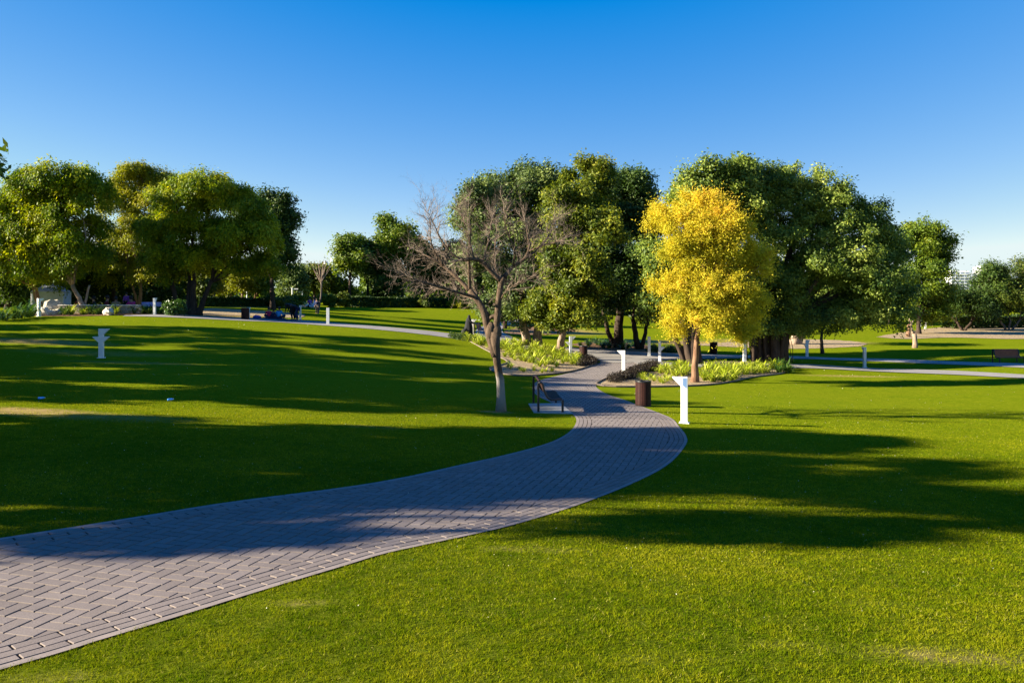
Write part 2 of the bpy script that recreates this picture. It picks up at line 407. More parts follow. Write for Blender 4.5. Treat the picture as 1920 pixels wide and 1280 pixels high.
def paver_mat():
    g = G('grey_pavers'); P = g.n('ShaderNodeNewGeometry').outputs['Position']; a = g.n('ShaderNodeAttribute', attribute_name='tint')
    col = g.ramp(a.outputs['Fac'], [(0, (.085, .066, .056)), (.5, (.148, .116, .1)), (1, (.225, .183, .162))])
    col = g.mix(.5, col, g.ramp(g.noise(1.1, 5, P, .65), [(.35, (.12, .095, .083)), (.65, (.205, .165, .145))]))
    st = g.noise(.45, 6, P, .75); col = g.mix(g.math('MULTIPLY', g.math('SUBTRACT', st, .5, True), 3.2, True), col, (.13, .1, .085))
    sp = g.noise(140, 3, P, .8); col = g.mix(.45, col, g.ramp(sp, [(.3, (.07, .055, .048)), (.5, (.19, .152, .134)), (.7, (.35, .3, .27))]))
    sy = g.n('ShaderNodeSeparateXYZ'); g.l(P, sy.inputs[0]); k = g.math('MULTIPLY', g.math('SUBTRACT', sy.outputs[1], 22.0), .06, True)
    col = g.mix(g.math('MULTIPLY', k, .6), col, g.mix(.5, (.46, .4, .35), col))  # farther paving painted paler, standing in for its brighter sunlit look
    g.pbr(col, .82, g.bump(g.math('ADD', sp, g.noise(40, 3, P)), .35, .004), spec=.3); return g.m
def farpath_mat():
    g = G('path_far_paving'); P = g.n('ShaderNodeNewGeometry').outputs['Position']
    col = g.ramp(g.noise(.7, 6, P, .65), [(.3, (.2, .182, .165)), (.7, (.3, .275, .25))])
    col = g.mix(.3, col, g.ramp(g.noise(9, 5, P, .7), [(.3, (.16, .145, .13)), (.7, (.32, .295, .265))]))
    g.pbr(col, .85, g.bump(g.noise(30, 3, P), .3, .006), spec=.25); return g.m
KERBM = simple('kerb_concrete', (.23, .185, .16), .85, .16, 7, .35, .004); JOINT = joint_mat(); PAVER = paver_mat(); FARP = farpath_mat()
# sheet under the pavers: the joints
joint = tag(ribbon('path_bed', LE, RE, .004, JOINT, 10), 'dark sand joints under the curved brick path', 'path', kind='structure')
# herringbone pavers clipped to the inner edge of the border rows
def nrm(E):
    t = np.gradient(E, axis=0); t /= np.linalg.norm(t, axis=1)[:, None]; return t, np.stack([-t[:, 1], t[:, 0]], -1)
tL, nL = nrm(LE); tR, nR = nrm(RE)      # nL points to the left of travel: outwards on the left edge
BW = .482                                # kerb strip and three border rows
INL = LE - nL * BW; INR = RE + nR * BW
def clip(poly, p, n):
    """keep the side where (q-p).n <= 0"""
    out = []
    for i in range(len(poly)):
        a, b = poly[i], poly[(i + 1) % len(poly)]; da = np.dot(a - p, n); db = np.dot(b - p, n)
        if da <= 0: out.append(a)
        if (da < 0 < db) or (db < 0 < da): out.append(a + (b - a) * (da / (da - db)))
    return out
def pavers():
    rng = np.random.default_rng(3); V = []; Fc = []; T = []
    L_, W_ = .32, .16; g = .0085; ang = R(-14); cs, sn = math.cos(ang), math.sin(ang)
    rot = np.array([[cs, -sn], [sn, cs]])
    YMAX = 56.0
    def put(poly, tint, zoff=0.0):
        if len(poly) < 3: return
        P = np.array(poly); c = P.mean(0)
        area = .5 * abs(np.dot(P[:, 0], np.roll(P[:, 1], 1)) - np.dot(P[:, 1], np.roll(P[:, 0], 1)))
        if area < .0012: return
        Q = c + (P - c) * (1 - .004 / max(.02, np.abs(P - c).max()))
        near = c[1] < 26
        n = len(P); b = len(V); dz = rng.normal(0, .0009) + zoff; tx, ty = rng.normal(0, .006, 2)
        zc = th(*c)
        gx = (th(c[0] + .5, c[1]) - zc) / .5; gy = (th(c[0], c[1] + .5) - zc) / .5
        def z(p, h): return zc + gx * (p[0] - c[0]) + gy * (p[1] - c[1]) + h + dz + tx * (p[0] - c[0]) + ty * (p[1] - c[1])
        if near:
            for p in P: V.append((p[0], p[1], z(p, .002)))
            for p in P: V.append((p[0], p[1], z(p, .013)))
            for p in Q: V.append((p[0], p[1], z(p, .016)))
            Fc.append(tuple(range(b + 2 * n, b + 3 * n)))
            for k in (0, 1):
                for i in range(n): Fc.append((b + k * n + i, b + k * n + (i + 1) % n, b + (k + 1) * n + (i + 1) % n, b + (k + 1) * n + i))
            T.extend([tint] * 3 * n)
        else:
            for p in Q: V.append((p[0], p[1], z(p, .016)))
            Fc.append(tuple(range(b, b + n))); T.extend([tint] * n)
    # herringbone lattice
    inv = rot.T
    allp = np.vstack([LE, RE]) @ inv.T
    lo = allp.min(0) - 1; hi = allp.max(0) + 1
    u = W_
    cand = []
    i0, i1 = int(lo[0] / u) - 1, int(hi[0] / u) + 1; j0, j1 = int(lo[1] / u) - 1, int(hi[1] / u) + 1
    I, J = np.meshgrid(np.arange(i0, i1), np.arange(j0, j1), indexing='ij'); I = I.ravel(); J = J.ravel()
    k = (I - J) % 4
    H = k == 0; Vv = k == 3
    rects = [(I[H] * u, J[H] * u, np.full(H.sum(), 2 * u), np.full(H.sum(), u)), (I[Vv] * u, J[Vv] * u, np.full(Vv.sum(), u), np.full(Vv.sum(), 2 * u))]
    for x, y, w, h in rects:
        cx = x + w / 2; cy = y + h / 2; Cw = np.stack([cx, cy], -1) @ rot.T
        keep = (Cw[:, 1] < YMAX) & (Cw[:, 1] > 3)
        x, y, w, h, Cw = x[keep], y[keep], w[keep], h[keep], Cw[keep]
        for s in range(0, len(x), 4000):
            cw = Cw[s:s + 4000]
            dl = ((cw[:, None] - INL[None]) ** 2).sum(-1); il = dl.argmin(1); dr = ((cw[:, None] - INR[None]) ** 2).sum(-1); ir = dr.argmin(1)
            sl_ = ((cw - INL[il]) * nL[il]).sum(1); sr_ = ((cw - INR[ir]) * -nR[ir]).sum(1)
            ok = (sl_ < .17) & (sr_ < .17) & (dl.min(1) < 30) & (dr.min(1) < 30)
            for q in np.where(ok)[0]:
                a = s + q
                if abs(cw[q][0]) > .645 * max(cw[q][1], 0) + 3.5: continue
                P = np.array([(x[a] + g, y[a] + g), (x[a] + w[a] - g, y[a] + g), (x[a] + w[a] - g, y[a] + h[a] - g), (x[a] + g, y[a] + h[a] - g)]) @ rot.T
                poly = list(P)
                if sl_[q] > -.25: poly = clip(poly, INL[il[q]] - nL[il[q]] * .004, nL[il[q]])
                if len(poly) > 2 and sr_[q] > -.25: poly = clip(poly, INR[ir[q]] + nR[ir[q]] * .004, -nR[ir[q]])
                put(poly, rng.uniform(0, 1))
    # border rows
    for E, n_, sgn in ((LE, nL, -1), (RE, nR, 1)):
        for r in range(3):
            o0 = .101 + r * .128; o1 = o0 + .111
            A = E + sgn * n_ * o0; B = E + sgn * n_ * o1
            s = np.concatenate([[0], np.cumsum(np.linalg.norm(np.diff(A, axis=0), axis=1))])
            st = np.arange(.19 * (r % 2), s[-1], .38)
            fA = lambda t: np.array([np.interp(t, s, A[:, 0]), np.interp(t, s, A[:, 1])]); fB = lambda t: np.array([np.interp(t, s, B[:, 0]), np.interp(t, s, B[:, 1])])
            for t in st:
                if fA(t)[1] < 3 or fA(t)[1] > YMAX or abs(fA(t)[0]) > .645 * fA(t)[1] + 3.5: continue
                P = [fA(t + .006), fA(t + .186), fA(t + .364), fB(t + .364), fB(t + .186), fB(t + .006)]
                if sgn < 0: P = P[::-1]
                put(P, rng.uniform(.1, 1))
    me = bpy.data.meshes.new('brick_path'); me.from_pydata(V, [], Fc); me.update()
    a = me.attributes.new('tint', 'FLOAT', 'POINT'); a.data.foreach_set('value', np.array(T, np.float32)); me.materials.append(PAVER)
    o = bpy.data.objects.new('path', me); C.objects.link(o)
    return tag(o, 'curving path of grey herringbone paving bricks with three border rows', 'path', kind='structure')
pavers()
def kerb(E, n_, sgn, name):
    A = E - sgn * n_ * .004; B = E + sgn * n_ * .088
    o = ribbon(name, A, B, .013, KERBM, 1)
    return tag(o, 'pale concrete kerb strip along the brick path', 'kerb', kind='structure')
kerb(LE, nL, -1, 'kerb'); kerb(RE, nR, 1, 'kerb')
def xpath(name, top, bot, off, label):
    A = smooth_line(gpts(top), 160); B = smooth_line(gpts(bot), 160)
    return tag(ribbon(name, A, B, off, FARP, 6), label, 'path', kind='structure'), A, B
_, XA, XB = xpath('path', [(235,591.5),(360,592),(460,596),(515,597.5),(615,604.5),(715,612.5),(815,622),(900,634),(960,642),(1050,650),(1102,655),(1159,658),(1240,662),(1380,666),(1490,668),(1560,671),(1700,674),(1920,682),(2100,690)],
 [(230,593.2),(360,597),(460,602),(515,604),(615,611),(715,619),(815,630),(900,643),(960,652),(1050,664),(1102,673),(1159,681),(1240,676),(1380,672),(1490,673),(1560,675),(1700,680),(1920,690),(2100,700)],
 .035, 'long grey path crossing the park behind the planting beds')
_, YA, YB = xpath('path', [(905,640),(892,626),(895,617),(908,611),(936,604),(969,599.5),(1000,597)], [(1000,650),(969,636),(945,625),(942,616),(952,610),(975,604),(1005,601)], .05, 'pale path bending away up the far lawn')
_, ZA, ZB = xpath('path', [(1180,676),(1300,680),(1450,683),(1560,686),(1740,694),(1920,703),(2100,712)], [(1200,686),(1300,689),(1450,690.5),(1560,692.5),(1740,701),(1920,710),(2100,719.5)], .045, 'lower grey path in shade on the right')
def sheet(name, px, off, mat, label, cat, rings=14, jag=0.0, n=90, attrs=None, kind='structure', world=False):
    P = np.array(px if world else gpts(px)); P = np.vstack([P, P[:1]])
    # closed smooth outline
    E = smooth_line(np.vstack([P[-3:-1], P, P[1:3]]), 400); m = len(E)
    s = smooth_line(np.vstack([P]), n + 1)[:-1]
    rng = np.random.default_rng(5)
    c = s.mean(0); s = s + (s - c) * rng.normal(0, jag, (len(s), 1)) if jag else s
    co = [c[None]] + [c + (s - c) * (k / rings) for k in range(1, rings + 1)]
    co = np.vstack(co); z = TH(co[:, 0], co[:, 1]) + off; V = np.column_stack([co, z])
    Fc = [(0, 1 + i, 1 + (i + 1) % n) for i in range(n)]
    for k in range(rings - 1):
        b = 1 + k * n
        for i in range(n): Fc.append((b + i, b + n + i, b + n + (i + 1) % n, b + (i + 1) % n))
    mb = MB(); mb.add(V.tolist(), Fc); o = mb.build(name, mat, smooth=True)
    o.data.update()
    if o.data.polygons[0].normal.z < 0: o.data.flip_normals()
    tag(o, label, cat, kind=kind); return o, s
def sand_mat(name, a, b, c):
    g = G(name); P = g.n('ShaderNodeNewGeometry').outputs['Position']; f = g.noise(1.6, 6, P, .7); q = g.noise(22, 5, P, .75)
    col = g.ramp(f, [(.3, a), (.5, b), (.7, c)]); col = g.mix(.4, col, g.ramp(q, [(.35, tuple(v * .55 for v in a)), (.62, c)]))
    g.pbr(col, .95, g.bump(g.math('ADD', g.noise(5, 5, P, .7), q), .8, .05), spec=.08); return g.m
SAND = sand_mat('sandy_soil', (.24, .16, .085), (.34, .25, .14), (.44, .34, .21))
SOIL = sand_mat('brown_litter_soil', (.1, .06, .03), (.2, .11, .055), (.33, .2, .11))
BEDL, _bl = sheet('planting_bed', [(868,634),(905,633),(960,641),(1050,655),(1090,664),(1119,680),(1100,689),(1060,699),(1000,705),(955,704),(925,697),(920,690),(952,680),(930,667),(900,651)], .03, SAND, 'sandy soil of the planting bed left of the path', 'flower bed')
BEDR, _br = sheet('planting_bed', [(1119,719),(1140,709),(1175,694),(1212,683),(1300,679),(1440,682),(1475,690),(1470,700),(1410,708),(1375,716),(1320,723),(1230,726),(1150,726),(1122,723)], .03, SAND, 'sandy soil of the planting bed right of the path', 'flower bed')
BEDC, _bc = sheet('planting_bed', [(1070,646),(1110,640),(1160,640),(1215,648),(1235,660),(1180,660),(1110,655)], .03, SOIL, 'brown soil bed under the middle trees', 'flower bed')
sheet('sand_ground', [(1640,632),(1700,622),(1760,614),(1850,610),(2000,608),(2060,632),(1920,636),(1780,633),(1700,636)], .04, SAND, 'bare pale sand strip below the right hedge', 'sand', jag=.01)
sheet('sand_ground', [(1280,646),(1400,640),(1500,636),(1600,640),(1620,648),(1500,654),(1380,651)], .03, SAND, 'thin worn sandy strip behind the banyan', 'sand', jag=.02)
sheet('sand_ground', [(355,590),(372,581),(400,578),(450,581),(560,588),(560,596),(500,594),(440,592),(390,592)], .03, SAND, 'worn sandy ground beside the big left tree', 'sand', jag=.02)
sheet('sand_ground', [(60,592),(90,586),(200,585),(330,584),(372,587),(372,591),(200,592),(80,593)], .03, SOIL, 'brown soil bed in front of the stone planter wall', 'flower bed', jag=.0)
sheet('leaf_litter', [(945,620),(975,614),(1030,612),(1080,618),(1060,625),(1000,628),(950,626)], .03, SOIL, 'rust-brown leaf litter beyond the far path', 'leaf litter', jag=.04)
def edging(s, name, label):
    mb = MB(); pts = [(p[0], p[1], th(p[0], p[1]) + .05) for p in np.vstack([s, s[:1]])]
    mb.tube(pts, .045, 5, False); return tag(mb.build(name, simple('edging_' + name, (.16, .12, .09), .7)), label, 'edging')
edging(_bl, 'bed_edging', 'low dark edging round the planting bed left of the path')
edging(_br, 'bed_edging', 'low dark edging round the planting bed right of the path')
# concrete pad under the near bench
_p = [at(991, 757.5), at(1001, 774), at(1074, 776), at(1052, 757)]
mb = MB(); top = [(p.x, p.y, p.z + .03) for p in _p]; bt = [(p.x, p.y, p.z - .1) for p in _p]
mb.add(top + bt, [(0, 1, 2, 3), (0, 4, 5, 1), (1, 5, 6, 2), (2, 6, 7, 3), (3, 7, 4, 0)])
tag(mb.build('concrete_pad', CONCR), 'small concrete slab under the bench by the path', 'slab', kind='structure')

# ------------------------------------------------------------------ grass blades on the near lawn
def inside_path(X, Y, pad=.0):
    """true where a point lies on the brick path"""
    poly = np.vstack([LE, RE[::-1]])
    out = np.zeros(len(X), bool)
    x1, y1 = poly[:, 0], poly[:, 1]; x2, y2 = np.roll(x1, -1), np.roll(y1, -1)
    for i in range(len(poly)):
        c = ((y1[i] > Y) != (y2[i] > Y)); xi = (x2[i] - x1[i]) * (Y - y1[i]) / (y2[i] - y1[i] + 1e-12) + x1[i]
        out ^= c & (X < xi)
    return out
def vnoise(X, Y, sc, seed):
    r = np.random.default_rng(seed).random((64, 64)); x = X * sc; y = Y * sc; xi = np.floor(x).astype(int); yi = np.floor(y).astype(int)
    fx = x - xi; fy = y - yi; fx = fx * fx * (3 - 2 * fx); fy = fy * fy * (3 - 2 * fy); g = lambda a, b: r[a % 64, b % 64]
    return (g(xi, yi) * (1 - fx) + g(xi + 1, yi) * fx) * (1 - fy) + (g(xi, yi + 1) * (1 - fx) + g(xi + 1, yi + 1) * fx) * fy
def grass(N=1700000):
    rng = np.random.default_rng(11)
    Y = 4.3 * np.exp(rng.random(N) * math.log(34 / 4.3)); X = rng.random(N) * 2 - 1; hw = .67 * Y + 4.5; X = X * hw; k = rng.random(N) < (hw - np.abs(X)) / 2.2; X, Y = X[k], Y[k]
    k = ~inside_path(X + (vnoise(X, Y, 7, 20) - .5) * .12, Y + (vnoise(X, Y, 9, 21) - .5) * .12)
    pad = np.array([(p.x, p.y) for p in _p]); k &= ~((X > pad[:, 0].min()) & (X < pad[:, 0].max()) & (Y > pad[:, 1].min() - .05) & (Y < pad[:, 1].max()))
    k &= rng.random(len(X)) < np.clip((33.5 - Y) / 13, 0, 1)
    X, Y = X[k], Y[k]
    d = np.zeros(len(X))
    for px, py, rx, ry, s in [(20, 770, 2.4, .8, 1.0), (180, 780, 3.5, 1.0, .55), (1000, 1030, 1.0, .3, .45), (1780, 1230, 1.2, .35, .6), (1480, 1210, .9, .3, .45), (1250, 1235, .8, .3, .45), (1640, 1130, .7, .3, .4), (560, 1130, .5, .2, .5), (100, 1270, .8, .25, .5), (930, 772, .8, .5, .6)]:
        p = at(px, py); d = np.maximum(d, s * np.exp(-(((X - p.x) / rx) ** 2 + ((Y - p.y) / ry) ** 2)))
    pn = vnoise(X, Y, 3.1, 1) * .6 + vnoise(X, Y, 9, 2) * .4
    dry = np.clip((d * (pn + .5) - .2) * 2, 0, 1)
    k = rng.random(len(X)) > dry * .75; X, Y, dry = X[k], Y[k], dry[k]; n = len(X)
    Z = TH(X, Y); sc = (np.maximum(Y, 4.5) / 6) ** .62
    h = rng.uniform(.014, .034, n) * np.clip(1.3 - Y / 60, .7, 1) * (1 + .12 * (sc - 1)) * (.75 + .5 * vnoise(X, Y, 5, 4)); w = rng.uniform(.002, .0042, n) * sc * 1.15
    a = rng.random(n) * 6.283; ux, uy = np.cos(a), np.sin(a); ln = rng.normal(0, .7, (n, 2)) * h[:, None]
    b = np.stack([X, Y, Z - .004], -1)
    v0 = b + np.stack([ux * w, uy * w, 0 * w], -1); v1 = b - np.stack([ux * w, uy * w, 0 * w], -1)
    k8 = 1 - .35 * (vnoise(X, Y, 16, 12) > .68); h = h * k8; ln = ln * k8[:, None]
    v2 = b + np.stack([ln[:, 0], ln[:, 1], h], -1)
    co = np.stack([v0, v1, v2], 1).reshape(-1, 3); f = np.arange(3 * n).reshape(-1, 3)
    t = (vnoise(X, Y, .4, 7) - .5) * .4 + (vnoise(X, Y, 1.7, 8) - .5) * .28 + (vnoise(X, Y, 8, 9) - .5) * .35 + (vnoise(X, Y, 24, 10) - .5) * .3 + (rng.random(n) - .5) * .5 + .47
    straw = (rng.random(n) < .02); t = np.clip(t, 0, .82); t = np.where(straw, .95, t); t = np.maximum(t, dry * .95)
    g = leafmat('grass_blade', [(0, (.06, .11, .001)), (.35, (.125, .165, .003)), (.62, (.21, .23, .004)), (.82, (.275, .268, .012)), (1, (.42, .38, .1))], .4, .8, .0)
    o = fast_mesh('grass', co, f, 3, g, {'tint': np.repeat(t, 3)})
    tag(o, 'short mown grass blades of the near lawn', 'grass', kind='stuff')
grass()

# ------------------------------------------------------------------ trees
def leaf_quads(pos, nrm_, axis, ln, wd):
    """one bent diamond (4 corners) per leaf"""
    ax = axis - (axis * nrm_).sum(1)[:, None] * nrm_
    ax /= np.linalg.norm(ax, axis=1)[:, None] + 1e-9
    bx = np.cross(nrm_, ax)
    a = ax * (ln / 2)[:, None]; b = bx * (wd / 2)[:, None]
    co = np.stack([pos - a, pos + b - a * .1, pos + a, pos - b - a * .1], 1).reshape(-1, 3)
    return co, np.arange(len(co)).reshape(-1, 4)
def unit(v): return v / (np.linalg.norm(v, axis=1)[:, None] + 1e-9)
def crown(lobes, n, cr, lsize, style, rng, aspect=.5, base=(0, 0, 0), fill=.18, flat=.75):
    """lobes: rows of cx cy cz rx ry rz (local).  Returns leaf corners, tint and the clump centres"""
    lobes = np.array(lobes, float)
    w = (lobes[:, 3] * lobes[:, 4] + lobes[:, 3] * lobes[:, 5] + lobes[:, 4] * lobes[:, 5])
    nc = np.maximum(4, (w / cr ** 2 * 1.35)).astype(int)
    cc = []; od = []; ct = []
    for L, k in zip(lobes, nc):
        u = unit(rng.normal(size=(k, 3)));
        u[:, 2] = np.where(u[:, 2] < -.55, -u[:, 2] * rng.uniform(.2, 1, k), u[:, 2])
        fr = np.where(rng.random(k) < fill, rng.uniform(.2, .7, k), rng.uniform(.72, 1.08, k))
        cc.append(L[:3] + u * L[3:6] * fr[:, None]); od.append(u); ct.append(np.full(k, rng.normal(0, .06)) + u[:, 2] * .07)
    cc = np.vstack(cc); od = np.vstack(od); ct = np.concatenate(ct)
    K = len(cc); rad = cr * rng.uniform(.55, 1.35, K); wt = rad ** 2; wt /= wt.sum()
    ct = ct + rng.normal(0, .12, K)
    idx = rng.choice(K, n, p=wt); o = od[idx]
    if style == 'feather':
        sp = unit(rng.normal(size=(n, 3))); rr = np.abs(rng.normal(0, .62, n))
        pos = cc[idx] + sp * (rad[idx] * np.minimum(rr, 1.8))[:, None]; pos += o * (rng.random(n) ** 3 * .45)[:, None]
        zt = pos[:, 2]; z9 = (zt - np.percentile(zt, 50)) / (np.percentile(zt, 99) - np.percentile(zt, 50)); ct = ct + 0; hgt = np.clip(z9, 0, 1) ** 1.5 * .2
        axis = sp * .6 + o * .5 + rng.normal(size=(n, 3)) * .5; nr = unit(rng.normal(size=(n, 3)) * .8 + o * .5 + np.array([0, 0, .3]))
    elif style == 'droop':
        a = rng.integers(0, 7, n) * .9 + idx * 1.7; dh = np.stack([np.cos(a), np.sin(a), np.zeros(n)], -1)
        dh = unit(dh + o * .9 * np.array([1, 1, 0])); t = rng.random(n) ** .7
        r = rad[idx] * 1.05
        pos = cc[idx] + dh * (t * r)[:, None]; pos[:, 2] += r * (.3 * t - .75 * t * t) + rng.normal(0, .33, n) * rad[idx]
        pos += rng.normal(size=(n, 3)) * (r * .13)[:, None]
        axis = dh.copy(); axis[:, 2] -= t * 1.4
        nr = unit(rng.normal(size=(n, 3)) * .65 + np.array([0, 0, .5]) + o * .8)
    else:
        sp = rng.normal(size=(n, 3)); sp[:, 2] *= flat; rr = np.minimum(np.linalg.norm(sp, axis=1), 2.3)
        sp = unit(sp); pos = cc[idx] + sp * (rad[idx] * rr * .52)[:, None] + o * (rng.random(n) ** 4 * rad[idx] * .8)[:, None]
        axis = sp + rng.normal(size=(n, 3)) * .7; axis[:, 2] -= .25
        nr = unit(rng.normal(size=(n, 3)) * .65 + sp * .3 + o * .75 + np.array([0, 0, .25]))
    ln = lsize * rng.uniform(.6, 1.35, n)
    co, f = leaf_quads(pos, nr, axis, ln, ln * aspect)
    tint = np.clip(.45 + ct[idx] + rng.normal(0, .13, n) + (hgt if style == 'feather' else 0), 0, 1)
    return co, f, tint, cc
def limb(mb, a, b, r0, r1, rng, n=5, sag=.12, sides=7):
    a = Vector(a); b = Vector(b); L = (b - a).length; pts = []
    off = Vector((rng.normal(), rng.normal(), 0)) * L * .07
    for i in range(n + 1):
        t = i / n; p = a.lerp(b, t) + off * math.sin(math.pi * t) + Vector((0, 0, L * sag * math.sin(math.pi * t) * .6))
        if 0 < i < n: p += Vector(rng.normal(size=3)) * L * .018
        pts.append(p)
    rad = [r0 + (r1 - r0) * (i / n) ** .8 for i in range(n + 1)]
    mb.tube(pts, rad, sides, True); return pts
def tree(name, label, base, lobes, n=30000, cr=.9, lsize=.2, mat=None, bark=None, style='clump', trunk_r=.25, fork=.35, stems=None,
         aspect=.5, group=None, seed=1, cat='tree', px=True, fill=.18, twigs=60, trunk_jit=.0, depth=.85, flare=1.5, extra=None, flat=.75, lobed=.08):
    """base: photo pixel or point. lobes: (photo col, row, rx, rz px [, depth offset m, ry/rx]) or world local if px=False"""
    rng = np.random.default_rng(seed)
    b = at(*base) if px else Vector(base)
    e = empty(name, b, label, cat, group)
    LL = []
    for L in lobes:
        if px:
            dy = L[4] if len(L) > 4 else rng.uniform(-.8, .8); d = b.y + dy; s = d / F
            ry = L[2] * s * (L[5] if len(L) > 5 else depth)
            LL.append(((L[0] - 960) * s - b.x, dy, -(L[1] - HY) * s - b.z, L[2] * s, ry, L[3] * s))
        else: LL.append(L)
    L0 = list(LL); LL = [(*L[:3], L[3] * .94, L[4] * .94, L[5] * .94) for L in L0]; nL0 = len(LL)
    for L in L0:
        for _ in range(3):
            u = unit(rng.normal(size=(1, 3)))[0]; u[2] = abs(u[2]) if rng.random() < .75 else u[2]; q = rng.uniform(.2, .36)
            LL.append((L[0] + u[0] * L[3] * .92, L[1] + u[1] * L[4] * .9, L[2] + u[2] * L[5] * .92, L[3] * q, L[4] * q, L[5] * q))
    co, f, t, cc = crown(LL, n, cr, lsize, style, rng, aspect, fill=fill, flat=flat)
    mb = MB(); LLa = np.array(LL)
    zlow = (LLa[:, 2] - LLa[:, 5]).min(); ztop = (LLa[:, 2] + LLa[:, 5]).max()
    cx, cy = LLa[:, 0].mean(), LLa[:, 1].mean(); zf = max(.6, zlow + (ztop - zlow) * .12) * fork * 2.2
    if stems is None: stems = [((0, 0), (cx * .25, cy * .25), trunk_r)]
    forks = []
    for (sx, sy), (tx, ty), r in stems:
        pts = []; rad = []
        for i in range(8):
            q = i / 7; pts.append((sx + (tx - sx) * q + rng.normal(0, .03) * (i > 0), sy + (ty - sy) * q + rng.normal(0, .03) * (i > 0), -.15 + q * (zf + .15)))
            rad.append(r * (1 + (flare - 1) * (1 - q) ** 5) * (1 - .28 * q))
        mb.tube(pts, rad, 14, True, trunk_jit, random.Random(seed), lobes=lobed)
        forks.append((Vector(pts[-1]), rad[-1]))
    ends = []
    for k, L in enumerate(LL[:nL0]):
        fk, fr = min(forks, key=lambda q: (Vector(L[:3]) - q[0]).length + .01 * rng.random())
        tgt = Vector(L[:3]); tgt.z += L[5] * .1
        r0 = fr * .68; pts = limb(mb, fk - Vector((0, 0, .1)), tgt, r0, max(.03, r0 * .28), rng, 6)
        ends.append((pts, r0))
    sel = rng.permutation(len(cc))[:twigs]
    for j in sel:
        c = Vector(cc[j]); best = None
        for pts, r0 in ends:
            for q in pts[2:]:
                d_ = (q - c).length
                if best is None or d_ < best[0]: best = (d_, q, r0)
        if best[0] > .3: limb(mb, best[1], c, best[2] * .22, .012 + best[2] * .03, rng, 3, .08, 5)
    if extra: extra(mb, rng)
    mb.build('trunk', bark or BARK_DARK, e, smooth=True)
    fast_mesh('crown', co, f, 4, mat, {'tint': np.repeat(t, 4)}, parent=e)
    return e

